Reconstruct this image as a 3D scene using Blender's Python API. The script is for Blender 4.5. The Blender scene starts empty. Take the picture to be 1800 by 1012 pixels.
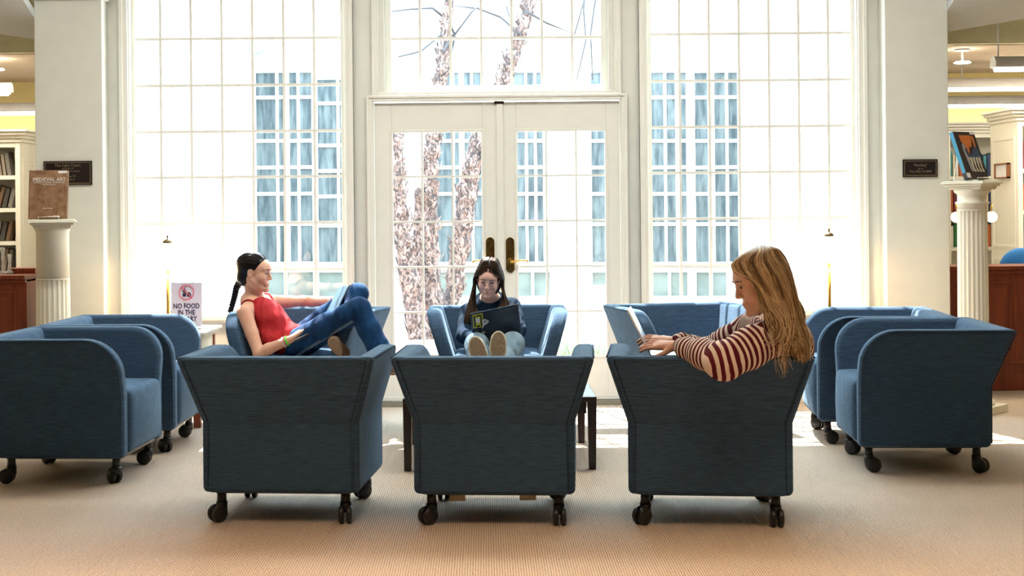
import bpy, bmesh, math, random
import numpy as np
from mathutils import Vector, Matrix
R = math.radians
random.seed(7)
C = bpy.context.scene.collection
sc = bpy.context.scene

# ------------------------------------------------------------------ camera, world, sun, exposure
F, PX, PY, HC, ROLL = 2550.0, 850.0, 368.0, 1.32, 0.0095
def at(px, py, D):
    """world point seen at pixel (px, py) of the 1800x1012 frame at distance D in front of the camera"""
    dx, dy = px - PX, PY - py
    c, s = math.cos(ROLL), math.sin(ROLL)
    return Vector(((dx*c + dy*s)*D/F, D, HC + (-dx*s + dy*c)*D/F))
cam_d = bpy.data.cameras.new('camera'); cam = bpy.data.objects.new('camera', cam_d); C.objects.link(cam)
cam.location = (0, 0, HC); cam.rotation_euler = (R(90), ROLL, 0)
cam_d.sensor_width = 36; cam_d.lens = F/1800*36
cam_d.shift_x = (900-PX)/1800; cam_d.shift_y = (PY-506)/1800
cam_d.clip_start = .05; cam_d.clip_end = 200
sc.camera = cam
sc.view_settings.view_transform = 'Standard'; sc.view_settings.look = 'None'
sc.view_settings.gamma = 1; sc.view_settings.use_curve_mapping = False
sc.view_settings.exposure = 0.0

w = bpy.data.worlds.new('sky'); sc.world = w; w.use_nodes = True
bg = w.node_tree.nodes['Background']
bg.inputs[0].default_value = (.62, .86, 1.0, 1); bg.inputs[1].default_value = 18.0
sun_d = bpy.data.lights.new('sun', 'SUN'); sun_d.energy = 30; sun_d.angle = R(.7); sun_d.color = (1, .96, .88)
sun = bpy.data.objects.new('sun', sun_d); C.objects.link(sun)
sun.rotation_euler = Vector((.30, -1, -1.62)).to_track_quat('-Z', 'Y').to_euler()

def area(name, loc, sx, sy, power, color=(1, .82, .6), rot=(0, 0, 0), spread=170):
    d = bpy.data.lights.new(name, 'AREA'); d.shape = 'RECTANGLE'; d.size = sx; d.size_y = sy
    d.energy = power; d.color = color; d.spread = R(spread)
    o = bpy.data.objects.new(name, d); C.objects.link(o); o.location = loc; o.rotation_euler = rot
    return o
# fill lamps added below the unseen ceiling to brighten wall and carpet (ceiling at 3.45 m)
area('ceiling_light_near_windows', (0, 7.8, 3.40), 6.2, .6, 115, (1, .99, .88))
area('ceiling_light_foreground', (0, 4.0, 3.40), 5.0, 1.4, 92, (1, .70, .45), spread=75)

# ------------------------------------------------------------------ materials
MATS = {}
def nodes(name):
    m = bpy.data.materials.new(name); m.use_nodes = True
    nt = m.node_tree; b = nt.nodes['Principled BSDF']
    return m, nt, b
def mat(name, col, rough=.5, metal=0, var=.06, scale=8, bump=0, bscale=60, sheen=0, stretch=(1, 1, 1), emit=None, es=0, spec=.5, col2=None, trans=0, coord='Object', detail=3):
    if name in MATS: return MATS[name]
    m, nt, b = nodes(name)
    N, L = nt.nodes, nt.links
    tc = N.new('ShaderNodeTexCoord'); mp = N.new('ShaderNodeMapping'); mp.inputs['Scale'].default_value = stretch
    L.new(tc.outputs[coord], mp.inputs[0])
    n = N.new('ShaderNodeTexNoise'); n.inputs['Scale'].default_value = scale; n.inputs['Detail'].default_value = detail
    L.new(mp.outputs[0], n.inputs['Vector'])
    r = N.new('ShaderNodeValToRGB'); L.new(n.outputs[0], r.inputs[0])
    c2 = col2 or [min(1, c*(1+var)) for c in col]; c1 = col if col2 else [c*(1-var) for c in col]
    r.color_ramp.elements[0].position = .35; r.color_ramp.elements[1].position = .65
    r.color_ramp.elements[0].color = (*c1, 1); r.color_ramp.elements[1].color = (*c2, 1)
    L.new(r.outputs[0], b.inputs['Base Color'])
    b.inputs['Roughness'].default_value = rough; b.inputs['Metallic'].default_value = metal
    b.inputs['Specular IOR Level'].default_value = spec
    if sheen: b.inputs['Sheen Weight'].default_value = sheen; b.inputs['Sheen Roughness'].default_value = .4
    if trans: b.inputs['Transmission Weight'].default_value = trans
    if emit: b.inputs['Emission Color'].default_value = (*emit, 1); b.inputs['Emission Strength'].default_value = es
    if bump:
        n2 = N.new('ShaderNodeTexNoise'); n2.inputs['Scale'].default_value = bscale; L.new(mp.outputs[0], n2.inputs['Vector'])
        bp = N.new('ShaderNodeBump'); bp.inputs['Strength'].default_value = bump; bp.inputs['Distance'].default_value = .01
        L.new(n2.outputs[0], bp.inputs['Height']); L.new(bp.outputs[0], b.inputs['Normal'])
    MATS[name] = m
    return m

def fabric_mat():
    m, nt, b = nodes('woven_blue_fabric'); N, L = nt.nodes, nt.links
    tc = N.new('ShaderNodeTexCoord'); mp = N.new('ShaderNodeMapping'); mp.inputs['Scale'].default_value = (15, 15, 430)
    L.new(tc.outputs['Object'], mp.inputs[0])
    n = N.new('ShaderNodeTexNoise'); n.inputs['Scale'].default_value = 1; n.inputs['Detail'].default_value = 4; n.inputs['Roughness'].default_value = .7
    L.new(mp.outputs[0], n.inputs['Vector'])
    r = N.new('ShaderNodeValToRGB'); L.new(n.outputs[0], r.inputs[0])
    e = r.color_ramp.elements; e[0].position = .30; e[0].color = (.026, .046, .080, 1); e[1].position = .66; e[1].color = (.064, .124, .216, 1)
    L.new(r.outputs[0], b.inputs['Base Color'])
    b.inputs['Roughness'].default_value = .9; b.inputs['Specular IOR Level'].default_value = .15
    b.inputs['Sheen Weight'].default_value = .35; b.inputs['Sheen Roughness'].default_value = .35; b.inputs['Sheen Tint'].default_value = (.55, .78, 1, 1)
    n2 = N.new('ShaderNodeTexNoise'); n2.inputs['Scale'].default_value = 7; n2.inputs['Detail'].default_value = 2; L.new(tc.outputs['Object'], n2.inputs['Vector'])
    add = N.new('ShaderNodeMath'); add.operation = 'MULTIPLY_ADD'; add.inputs[1].default_value = 3.5; L.new(n2.outputs[0], add.inputs[0]); L.new(n.outputs[0], add.inputs[2])
    bp = N.new('ShaderNodeBump'); bp.inputs['Strength'].default_value = .35; bp.inputs['Distance'].default_value = .006
    L.new(add.outputs[0], bp.inputs['Height']); L.new(bp.outputs[0], b.inputs['Normal'])
    return m
FAB = fabric_mat()

def carpet_mat():
    m, nt, b = nodes('ribbed_carpet'); N, L = nt.nodes, nt.links
    tc = N.new('ShaderNodeTexCoord'); sp = N.new('ShaderNodeSeparateXYZ'); L.new(tc.outputs['Object'], sp.inputs[0])
    mu = N.new('ShaderNodeMath'); mu.operation = 'MULTIPLY'; mu.inputs[1].default_value = 2*math.pi/.0098; L.new(sp.outputs[0], mu.inputs[0])
    si = N.new('ShaderNodeMath'); si.operation = 'SINE'; L.new(mu.outputs[0], si.inputs[0])
    n = N.new('ShaderNodeTexNoise'); n.inputs['Scale'].default_value = 130; n.inputs['Detail'].default_value = 3; L.new(tc.outputs['Object'], n.inputs['Vector'])
    nb = N.new('ShaderNodeTexNoise'); nb.inputs['Scale'].default_value = 1.3; nb.inputs['Detail'].default_value = 3; L.new(tc.outputs['Object'], nb.inputs['Vector'])
    ma = N.new('ShaderNodeMath'); ma.operation = 'MULTIPLY_ADD'; ma.inputs[1].default_value = .30; ma.inputs[2].default_value = .0; L.new(si.outputs[0], ma.inputs[0])
    m2 = N.new('ShaderNodeMath'); m2.operation = 'MULTIPLY_ADD'; m2.inputs[1].default_value = 1.5; L.new(n.outputs[0], m2.inputs[0]); L.new(ma.outputs[0], m2.inputs[2])
    m3 = N.new('ShaderNodeMath'); m3.operation = 'MULTIPLY_ADD'; m3.inputs[1].default_value = .35; L.new(nb.outputs[0], m3.inputs[0]); L.new(m2.outputs[0], m3.inputs[2])
    r = N.new('ShaderNodeValToRGB'); L.new(m3.outputs[0], r.inputs[0])
    e = r.color_ramp.elements; e[0].position = .50; e[0].color = (.17, .12, .09, 1); e[1].position = .98; e[1].color = (.60, .48, .375, 1)
    L.new(r.outputs[0], b.inputs['Base Color']); b.inputs['Roughness'].default_value = .85; b.inputs['Specular IOR Level'].default_value = .25
    b.inputs['Sheen Weight'].default_value = .25; b.inputs['Sheen Roughness'].default_value = .4
    bp = N.new('ShaderNodeBump'); bp.inputs['Strength'].default_value = .5; bp.inputs['Distance'].default_value = .004
    L.new(m2.outputs[0], bp.inputs['Height']); L.new(bp.outputs[0], b.inputs['Normal'])
    return m

def glass_mat(name, tint=(1, 1, 1), refl=.05, rough=.02):
    m = bpy.data.materials.new(name); m.use_nodes = True; nt = m.node_tree; N, L = nt.nodes, nt.links
    N.remove(N['Principled BSDF']); out = N['Material Output']
    t = N.new('ShaderNodeBsdfTransparent'); t.inputs[0].default_value = (*tint, 1)
    g = N.new('ShaderNodeBsdfGlossy'); g.inputs['Roughness'].default_value = rough
    n = N.new('ShaderNodeTexNoise'); n.inputs['Scale'].default_value = 4
    bp = N.new('ShaderNodeBump'); bp.inputs['Strength'].default_value = .05; L.new(n.outputs[0], bp.inputs['Height']); L.new(bp.outputs[0], g.inputs['Normal'])
    mx = N.new('ShaderNodeMixShader'); mx.inputs[0].default_value = refl
    L.new(t.outputs[0], mx.inputs[1]); L.new(g.outputs[0], mx.inputs[2]); L.new(mx.outputs[0], out.inputs[0])
    return m
GLASS = glass_mat('window_glass')
CREAM = mat('cream_paint', (.79, .795, .735), .45, var=.02)
WHITE = mat('white_gloss_paint', (.86, .85, .79), .35, var=.015)
MAHOG = mat('mahogany', (.16, .030, .012), .35, col2=(.24, .05, .02), stretch=(12, 12, 1), scale=3)
BLACK = mat('black_plastic', (.012, .012, .013), .4, var=.2)
BRASS = mat('brass', (.62, .38, .09), .22, metal=1, var=.15)
YELLOW = mat('yellow_wall_paint', (.82, .70, .34), .6, var=.02)
STEEL = mat('steel_wire', (.75, .75, .75), .25, metal=1)

# ------------------------------------------------------------------ object helpers
def tag(o, label=None, cat=None, group=None, kind=None):
    if label: o['label'] = label
    if cat: o['category'] = cat
    if group: o['group'] = group
    if kind: o['kind'] = kind
    return o
def thing(name, label, cat, loc=(0, 0, 0), rz=0, group=None, kind=None):
    o = bpy.data.objects.new(name, None); C.objects.link(o); o.empty_display_size = .1
    o.location = loc; o.rotation_euler = (0, 0, rz)
    return tag(o, label, cat, group, kind)
class MB:
    """collects boxes, prisms, tubes; build() links them as one mesh"""
    def __init__(s): s.v, s.f, s.sm = [], [], []
    def add(s, vs, fs, sm=False):
        b = len(s.v); s.v += [tuple(v) for v in vs]; s.f += [tuple(b+i for i in f) for f in fs]; s.sm += [sm]*len(fs); return s
    def box(s, x0, x1, y0, y1, z0, z1, M=None):
        vs = [Vector((x, y, z)) for x in (x0, x1) for y in (y0, y1) for z in (z0, z1)]
        if M: vs = [M @ v for v in vs]
        return s.add(vs, [(0, 1, 3, 2), (4, 6, 7, 5), (0, 4, 5, 1), (2, 3, 7, 6), (0, 2, 6, 4), (1, 5, 7, 3)])
    def hexa(s, p):   # 8 points, bottom loop then top loop
        return s.add(p, [(3, 2, 1, 0), (4, 5, 6, 7), (0, 1, 5, 4), (1, 2, 6, 5), (2, 3, 7, 6), (3, 0, 4, 7)])
    def tube(s, pts, rad, n=10, cap=True, flat=None, sm=True):
        pts = [Vector(p) for p in pts]; k = len(pts)
        if not hasattr(rad, '__len__'): rad = [rad]*k
        vs = []; prev = None
        for i, p in enumerate(pts):
            t = (pts[min(i+1, k-1)]-pts[max(i-1, 0)]).normalized()
            if prev is None:
                a = Vector((0, 0, 1)) if abs(t.z) < .9 else Vector((1, 0, 0)); u = t.cross(a).normalized()
            else:
                u = (prev - t*prev.dot(t)).normalized()
            prev = u; w_ = t.cross(u)
            for j in range(n):
                a = 2*math.pi*j/n; vs.append(p + (u*math.cos(a) + w_*math.sin(a)*(flat or 1))*rad[i])
        fs = [(i*n+j, i*n+(j+1) % n, (i+1)*n+(j+1) % n, (i+1)*n+j) for i in range(k-1) for j in range(n)]
        s.add(vs, fs, sm)
        if cap: s.add([], [])
        if cap:
            b = len(s.v)-len(vs); s.f.append(tuple(b+j for j in range(n))[::-1]); s.f.append(tuple(b+(k-1)*n+j for j in range(n))); s.sm += [False, False]
        return s
    def lathe(s, prof, c=(0, 0, 0), n=32, axis='z', sm=True, M=None, a0=0.0):
        c = Vector(c); vs = []
        for r, h in prof:
            for j in range(n):
                a = a0+2*math.pi*j/n
                v = Vector((r*math.cos(a), r*math.sin(a), h)) if axis == 'z' else (Vector((h, r*math.cos(a), r*math.sin(a))) if axis == 'x' else Vector((r*math.sin(a), h, r*math.cos(a))))
                if M: v = M @ v
                vs.append(c+v)
        k = len(prof)
        fs = [(i*n+j, i*n+(j+1) % n, (i+1)*n+(j+1) % n, (i+1)*n+j) for i in range(k-1) for j in range(n)]
        s.add(vs, fs, sm); b = len(s.v)-len(vs)
        s.f.append(tuple(b+j for j in range(n))[::-1]); s.f.append(tuple(b+(k-1)*n+j for j in range(n))); s.sm += [False, False]
        return s
    def prism(s, poly, fn0, fn1):   # poly of 2D points; fn0/fn1 map them to the two 3D caps
        n = len(poly); vs = [fn0(*p) for p in poly]+[fn1(*p) for p in poly]
        return s.add(vs, [tuple(range(n))[::-1], tuple(range(n, 2*n))]+[(i, (i+1) % n, n+(i+1) % n, n+i) for i in range(n)])
    def build(s, name, m, parent=None, world=False, bevel=0, seg=2, hard=True):
        me = bpy.data.meshes.new(name); vs = s.v
        if parent is not None and world:
            pl = parent.location.copy(); q = parent
            while q.parent: q = q.parent; pl += q.location
            vs = [tuple(Vector(v)-pl) for v in vs]
        me.from_pydata(vs, [], s.f); me.update()
        bm = bmesh.new(); bm.from_mesh(me); bmesh.ops.recalc_face_normals(bm, faces=bm.faces); bm.to_mesh(me); bm.free()
        if any(s.sm): me.polygons.foreach_set('use_smooth', s.sm)
        me.materials.append(m); o = bpy.data.objects.new(name, me); C.objects.link(o)
        if parent: o.parent = parent
        if bevel:
            b = o.modifiers.new('bevel', 'BEVEL'); b.width = bevel; b.segments = seg; b.limit_method = 'ANGLE'; b.angle_limit = R(35)
            b.use_clamp_overlap = True
            if hard: b.harden_normals = True; me.polygons.foreach_set('use_smooth', [True]*len(me.polygons))
        return o
def struct(name, mb, m, parent=None, **k):
    o = mb.build(name, m, parent, **k)
    if parent is None: o['kind'] = 'structure'
    return o
def copy_tree(o, parent=None):
    c = o.copy(); C.objects.link(c)
    if parent: c.parent = parent
    for ch in list(o.children): copy_tree(ch, c)
    return c
def X(px, D): return (px-PX)*D/F
def Z(py, D, px=850): return at(px, py, D).z
# ------------------------------------------------------------------ the room shell
DW = 9.78                       # distance of the window wall's inner face
WT = .16
XL, XR = -2.97, 3.09            # outer ends of the window wall
CEIL = 3.45
f_ = MB(); f_.box(-7, 7, -4, 16, -.05, 0)
struct('floor', f_, carpet_mat())
c_ = MB(); c_.box(-7, 7, -4, 9.9, CEIL, CEIL+.1)
struct('ceiling', c_, mat('ceiling_paint', (.75, .76, .76), .7, var=.02))
DARKW = mat('rear_room_wall', (.10, .085, .07), .8)
b_ = MB(); b_.box(-7, 7, -4.1, -4, 0, CEIL); struct('wall_rear', b_, DARKW)
b_ = MB(); b_.box(-7.1, -7, -4, 16, 0, CEIL); struct('wall_left', b_, YELLOW)
b_ = MB(); b_.box(7, 7.1, -4, 16, 0, CEIL); struct('wall_right', b_, YELLOW)
# window wall: openings for two tall windows, a transom and a double door
WL = (-2.385, -.925, .625, 3.12)     # window openings x0 x1 z0 z1
WR = (1.11, 2.53, .625, 3.12)
TR = (-.66, .85, 2.115, 3.12)
DR = (-.745, .935, 0, 2.055)
b_ = MB()
y0, y1 = DW, DW+WT
for x0, x1, z0, z1 in ((XL, WL[0], 0, CEIL), (WL[1], TR[0]-.08, 0, CEIL), (DR[1], WR[0], 0, CEIL), (WR[1], XR, 0, CEIL),
                       (WL[0], WL[1], 0, WL[2]), (WR[0], WR[1], 0, WR[2]), (WL[0], WL[1], WL[3], CEIL), (WR[0], WR[1], WR[3], CEIL),
                       (TR[0]-.08, DR[1], DR[3], TR[2]), (TR[0]-.08, DR[1], TR[3], CEIL), (TR[0]-.08, TR[0], TR[2], TR[3]), (TR[1], DR[1], TR[2], TR[3])):
    b_.box(x0, x1, y0, y1, z0, z1)
struct('wall_back', b_, CREAM)
# pilasters framing the window wall, with a cap moulding
for i, (x0, x1) in enumerate(((XL, -2.52), (2.67, XR))):
    p = MB(); p.box(x0, x1, DW-.16, DW+WT+.3, 0, CEIL); p.box(x0-.012, x1+.012, DW-.172, DW+.3, 0, .14)
    p.box(x0-.02, x1+.02, DW-.18, DW+.3, 2.735, 2.76); p.box(x0-.035, x1+.035, DW-.195, DW+.3, 2.76, 2.83)
    struct('wall_pilaster_'+('left' if i == 0 else 'right'), p, CREAM, bevel=.006)
# casing trims
def casing(name, x0, x1, z0, z1, w_=.055, bottom=True, proud=.03):
    t = MB()
    for k, (ww, pr) in enumerate(((w_, proud), (w_*.45, proud*1.6))):
        a0, a1, b0, b1 = x0-w_, x1+w_, z0-(w_ if bottom else 0), z1+w_
        t.box(a0, a0+ww, DW-pr, DW+.01, b0, b1); t.box(a1-ww, a1, DW-pr, DW+.01, b0, b1)
        t.box(a0+ww, a1-ww, DW-pr, DW+.01, b1-ww, b1)
        if bottom: t.box(a0+ww, a1-ww, DW-pr, DW+.01, b0, b0+ww)
    t.box(x0-.001, x0+.010, DW-.012, DW+.05, z0, z1); t.box(x1-.010, x1+.001, DW-.012, DW+.05, z0, z1)
    struct(name, t, WHITE, bevel=.004)
casing('trim_1', *WL); casing('trim_2', *WR); casing('trim_3', TR[0]-.05, TR[1]+.05, TR[2], TR[3], .035, proud=.016)
casing('trim_4', *DR, w_=.038, bottom=False, proud=.02)
t = MB(); t.box(WL[0]-.07, WL[1]+.07, DW-.07, DW+.02, WL[2]-.035, WL[2]); t.box(WR[0]-.07, WR[1]+.07, DW-.07, DW+.02, WR[2]-.035, WR[2])
struct('trim_5', t, WHITE, bevel=.006)
t = MB(); t.box(-2.52, -.80, DW-.018, DW+.01, 0, .14); t.box(.99, 2.67, DW-.018, DW+.01, 0, .14)
struct('baseboard_back', t, WHITE, bevel=.004)

def window(name, x0, x1, z0, z1, xs, zs, fr=.035, mw=.018, depth=.05, y=None, label=None):
    """sash with muntin bars at the given positions and one glass sheet"""
    y = (DW+.07) if y is None else y
    w_ = thing(name, None, None, ((x0+x1)/2, y, z0)); w_['kind'] = 'structure'
    fm = MB()
    for a in ((x0, x0+fr, z0, z1), (x1-fr, x1, z0, z1), (x0+fr, x1-fr, z0, z0+fr), (x0+fr, x1-fr, z1-fr, z1)): fm.box(a[0], a[1], y-depth/2, y+depth/2, a[2], a[3])
    fm.build('window_frame', WHITE, w_, world=True, bevel=.003)
    mu = MB()
    for x in xs: mu.box(x-mw/2, x+mw/2, y-.02, y+.012, z0+fr, z1-fr)
    for z in zs: mu.box(x0+fr, x1-fr, y-.018, y+.010, z-mw/2, z+mw/2)
    mu.build('muntins', WHITE, w_, world=True)
    g = MB(); g.box(x0+fr, x1-fr, y+.001, y+.004, z0+fr, z1-fr); g.build('glass', GLASS, w_, world=True)
    return w_
def ray(px, py=250): return at(px, py, DW+.07).x
rowz = [Z(y, DW+.07, 420) for y in (474, 392, 311, 231, 150, 68)]
rowz += [rowz[-1]+.311]
window('window_1', *WL, [ray(x) for x in (284.5, 338, 392, 446, 500.5, 554)], rowz)
window('window_2', *WR, [ray(x) for x in (1195, 1247, 1299.5, 1352, 1404, 1456)], rowz)
window('window_3', *TR, [ray(x) for x in (740, 793.5, 847.5, 901, 954, 1007)], [Z(67, DW+.07, 875), Z(67, DW+.07, 875)+.311], fr=.045)
# french doors
def leaf(name, x0, x1, gx0, gx1, hinge):
    y = DW+.045
    d = thing(name, None, None, ((x0+x1)/2, y, 0)); d['kind'] = 'structure'
    gz0, gz1 = Z(627, y, 870), Z(230, y, 870)
    fm = MB()
    fm.box(x0, gx0, y-.02, y+.02, .012, 2.045); fm.box(gx1, x1, y-.02, y+.02, .012, 2.045)
    fm.box(gx0, gx1, y-.02, y+.02, .012, gz0); fm.box(gx0, gx1, y-.02, y+.02, gz1, 2.045)
    for a in ((gx0-.012, gx0+.008, gz0-.012, gz1+.012), (gx1-.008, gx1+.012, gz0-.012, gz1+.012), (gx0, gx1, gz0-.012, gz0+.008), (gx0, gx1, gz1-.008, gz1+.012)):
        fm.box(a[0], a[1], y-.026, y-.018, a[2], a[3])
    fm.box(x0+.01, x1-.01, y-.028, y-.018, .03, .06)
    fm.build('door_panel', WHITE, d, world=True, bevel=.003)
    mu = MB()
    for k in (1, 2):
        x = gx0+(gx1-gx0)*k/3; mu.box(x-.007, x+.007, y-.018, y+.01, gz0, gz1)
    for k in range(1, 5):
        z = gz0+(gz1-gz0)*k/5; mu.box(gx0, gx1, y-.016, y+.008, z-.007, z+.007)
    mu.build('muntins', WHITE, d, world=True)
    g = MB(); g.box(gx0, gx1, y+.001, y+.004, gz0, gz1); g.build('glass', GLASS, d, world=True)
    return d
y = DW+.045
d1 = leaf('door_1', DR[0]+.012, ray(876), ray(689), ray(848), 0)
d2 = leaf('door_2', ray(882), DR[1]-.012, ray(907), ray(1064), 1)
t = MB(); t.box(ray(873), ray(884), y-.04, y-.018, .01, 2.03); t.build('astragal', WHITE, d1, world=True, bevel=.003)
t = MB(); t.box(DR[0], DR[1], DW-.05, DW+.12, 0, .018); t.box(DR[0], DR[1], DW-.02, DW+.1, .018, .028); struct('trim_6', t, mat('threshold_metal', (.35, .33, .28), .4, metal=.6))
t = MB(); t.box(ray(869), ray(886), y-.035, y-.02, 2.03, 2.05); struct('trim_7', t, mat('dark_bronze', (.06, .035, .02), .4, metal=.5))
# door hardware: long scalloped back plate with lever
for d, px, sgn in ((d1, 861, -1), (d2, 896, 1)):
    xc = X(px, y-.02); zt, zb = Z(417, y, px), Z(479, y, px)
    def plate(w_, t0, t1):
        poly = []
        for k in range(9): a = math.pi*k/8; poly.append((xc+w_*math.cos(a), zt-w_+w_*math.sin(a)*1.05))
        for k in range(9): a = math.pi+math.pi*k/8; poly.append((xc+w_*math.cos(a), zb+w_+w_*math.sin(a)*1.05))
        m = MB(); m.prism(poly, lambda a, b: (a, t0, b), lambda a, b: (a, t1, b)); return m
    h = plate(.029, y-.02, y-.026).build('door_plate', BRASS, d, world=True, bevel=.0015)
    p2 = plate(.021, y-.026, y-.030).build('plate_inlay', mat('aged_brass', (.22, .12, .03), .3, metal=1, col2=(.45, .26, .07), scale=30), h)
    p2.data.transform(Matrix.Translation(-Vector(d.location)))
    lv = MB(); zc = Z(459, y, px)
    lv.lathe([(.016, -.045), (.018, -.035), (.012, -.03), (.012, 0)], (xc, y-.02, zc), 16, 'y')
    lv.tube([(xc, y-.06, zc), (xc+sgn*.03, y-.066, zc-.002), (xc+sgn*.06, y-.066, zc+.006), (xc+sgn*.09, y-.062, zc+.009), (xc+sgn*.112, y-.06, zc+.004), (xc+sgn*.122, y-.06, zc-.006)], [.009, .006, .005, .005, .007, .008], 10)
    lv.build('door_handle', BRASS, d, world=True)
    for zz in (zt-.022, zb+.022):
        s_ = MB(); s_.lathe([(.004, -.012), (.004, 0)], (xc, y-.022, zz), 10, 'y'); s_.build('screw', STEEL, d, world=True)

# ------------------------------------------------------------------ side wings seen past the pilasters
b_ = MB(); b_.box(-7, -3.16, 14.0, 14.1, 0, 3.45); b_.box(3.49, 7, 14.0, 14.1, 0, 3.45); struct('wall_far', b_, YELLOW)
BEIGE = mat('beige_ceiling', (.62, .52, .42), .8)
b_ = MB(); b_.box(-7, -3.16, 10.7, 14.05, 2.5, 2.56); b_.box(3.49, 7, 10.7, 14.05, 2.5, 2.56); struct('ceiling_wings', b_, BEIGE)
b_ = MB(); b_.box(-7, -3.16, 10.62, 10.74, 2.5, 3.5); b_.box(3.30, 7, 10.62, 10.74, 2.5, 3.5); struct('wall_soffit', b_, mat('olive_cream', (.60, .56, .36), .7))
b_ = MB(); b_.box(-7, -3.16, 13.0, 13.12, 2.28, 2.5); b_.box(3.49, 7, 13.0, 13.12, 2.28, 2.5); struct('trim_8', b_, YELLOW)
# vaulted pale ceiling flap in front of the soffit
PALE = mat('pale_blue_ceiling', (.70, .76, .80), .7, var=.02)
for s_ in (-1, 1):
    b_ = MB(); xa, xb = (XR, 7) if s_ > 0 else (-7, XL)
    if s_ > 0: pts = [(xa, 9.95, 2.49), (xb, 9.95, 3.12)]
    else: pts = [(xa, 9.95, 3.15), (xb, 9.95, 2.50)]
    lo = [(pts[0][0], 9.95, pts[0][2]), (pts[1][0], 9.95, pts[1][2]), (pts[1][0], 9.0, pts[1][2]+.35), (pts[0][0], 9.0, pts[0][2]+.35)]
    b_.hexa(lo+[(p[0], p[1], p[2]+.06) for p in lo]); struct('ceiling_slope_'+('right' if s_ > 0 else 'left'), b_, PALE)
for s_ in (-1, 1):
    xa, xb = (XR+.02, 7) if s_ > 0 else (-7, XL-.02)
    b_ = MB()
    for k in range(2): b_.box(xa, xb, 9.96+k*.03, 10.6-k*.02, 3.0+k*.08, 3.03+k*.08)
    struct('ceiling_step_'+('right' if s_ > 0 else 'left'), b_, mat('olive_cream', (.6, .56, .36)))
area('wing_light_left', (-4.6, 10.95, 2.46), 2.2, .5, 62, (1, .86, .62))
area('wing_light_right', (4.9, 10.95, 2.46), 2.6, .5, 75, (1, .86, .62))

for s_ in (-1, 1):
    xa, xb = (3.12, 7) if s_ > 0 else (-7, -3.0)
    b_ = MB(); b_.box(xa, xb, 9.92, 10.9, 3.46, 3.56); b_.box(*((3.12, 3.2) if s_ > 0 else (-3.08, -3.0)), 10.26, 10.9, 2.4, 3.46); struct('ceiling_link_'+('right' if s_ > 0 else 'left'), b_, PALE)  # unseen roof pieces added to stop sun leaking onto the floor
area('cove_light_left', (-4.9, 13.72, 1.9), 2.6, .12, 16, (1, .88, .62), rot=(R(180), 0, 0))  # hidden upward lamps, added on both sides to brighten the far yellow wall
area('cove_light_right', (4.9, 13.76, 1.9), 2.6, .12, 16, (1, .88, .62), rot=(R(180), 0, 0))
# counters
def counter(name, x0, x1, y0, label, zt):
    c = thing(name, label, 'counter', ((x0+x1)/2, y0, 0))
    m = MB(); m.box(x0, x1, y0, y0+.3, .0, zt-.03); m.box(x0, x1, y0-.012, y0+.3, 0, .12); m.box(x0, x1, y0-.02, y0+.3, .19, .215)
    m.build('counter_body', MAHOG, c, world=True, bevel=.004)
    n = max(1, round((x1-x0)/.62)); pw = (x1-x0)/n
    for k in range(n):
        a, b = x0+k*pw+.07, x0+(k+1)*pw-.07
        p = MB()
        for (u0, u1, v0, v1) in ((a, b, .27, .285), (a, b, zt-.125, zt-.11), (a, a+.015, .27, zt-.11), (b-.015, b, .27, zt-.11)): p.box(u0, u1, y0-.012, y0+.01, v0, v1)
        p.box(a+.035, b-.035, y0-.009, y0+.01, .31, zt-.15); p.build('raised_panel', MAHOG, c, world=True, bevel=.006)
    m = MB(); m.box(x0, x1, y0-.045, y0+.34, zt-.03, zt); m.box(x0, x1, y0-.028, y0+.3, zt-.055, zt-.03)
    m.build('countertop', MAHOG, c, world=True, bevel=.006)
    return c
counter('service_counter', 3.22, 5.0, 10.3, 'dark red panelled wooden counter behind the right fluted pedestal', Z(467, 10.28, 1760))
cl = counter('service_counter', -5.0, -3.25, 10.3, 'dark red panelled wooden counter behind the left pedestal with the brown book', Z(483, 10.28, 40))
zc = Z(483, 10.28, 40); m = MB(); m.box(X(21, 10.6), -3.25, 10.5, 10.64, zc, zc+.04); m.build('raised_ledge', MAHOG, cl, world=True, bevel=.006)

# bookcases with books
def bookcase(name, x0, x1, y0, dep, zt, shelves, label, side):
    b = thing(name, label, 'bookcase', ((x0+x1)/2, y0, 0)); tk = .04
    m = MB(); m.box(x0, x0+tk, y0, y0+dep, 0, zt-.1); m.box(x1-tk, x1, y0, y0+dep, 0, zt-.1); m.box(x0+tk, x1-tk, y0+dep-.02, y0+dep, 0, zt-.1)
    m.box(x0+tk, x1-tk, y0+.001, y0+dep-.021, zt-.14, zt-.1)
    m.build('carcase', WHITE, b, world=True, bevel=.003)
    xs = x1 if side > 0 else x0
    for z0, z1 in ((.45, .88), (.97, zt-.22)):
        p = MB(); o = side*.006
        for a in ((y0+.06, y0+dep-.06, z0, z0+.02), (y0+.06, y0+dep-.06, z1-.02, z1), (y0+.06, y0+.08, z0+.0201, z1-.0201), (y0+dep-.08, y0+dep-.06, z0+.0201, z1-.0201)):
            p.box(min(xs, xs+o), max(xs, xs+o), a[0], a[1], a[2], a[3])
        p.build('side_panel', WHITE, b, world=True)
    m = MB()
    for k, (pr, z0, z1) in enumerate(((.015, zt-.1, zt-.07), (.035, zt-.07, zt-.045), (.06, zt-.045, zt-.02), (.08, zt-.02, zt))): m.box(x0-pr, x1+pr, y0-pr, y0+dep, z0, z1)
    m.build('cornice', WHITE, b, world=True, bevel=.006)
    for z in shelves:
        m = MB(); m.box(x0+tk, x1-tk, y0+.01, y0+dep-.02, z-.025, z); m.box(x0+tk, x1-tk, y0+.004, y0+.012, z-.03, z+.002); m.build('shelf', WHITE, b, world=True)
    return b
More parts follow.
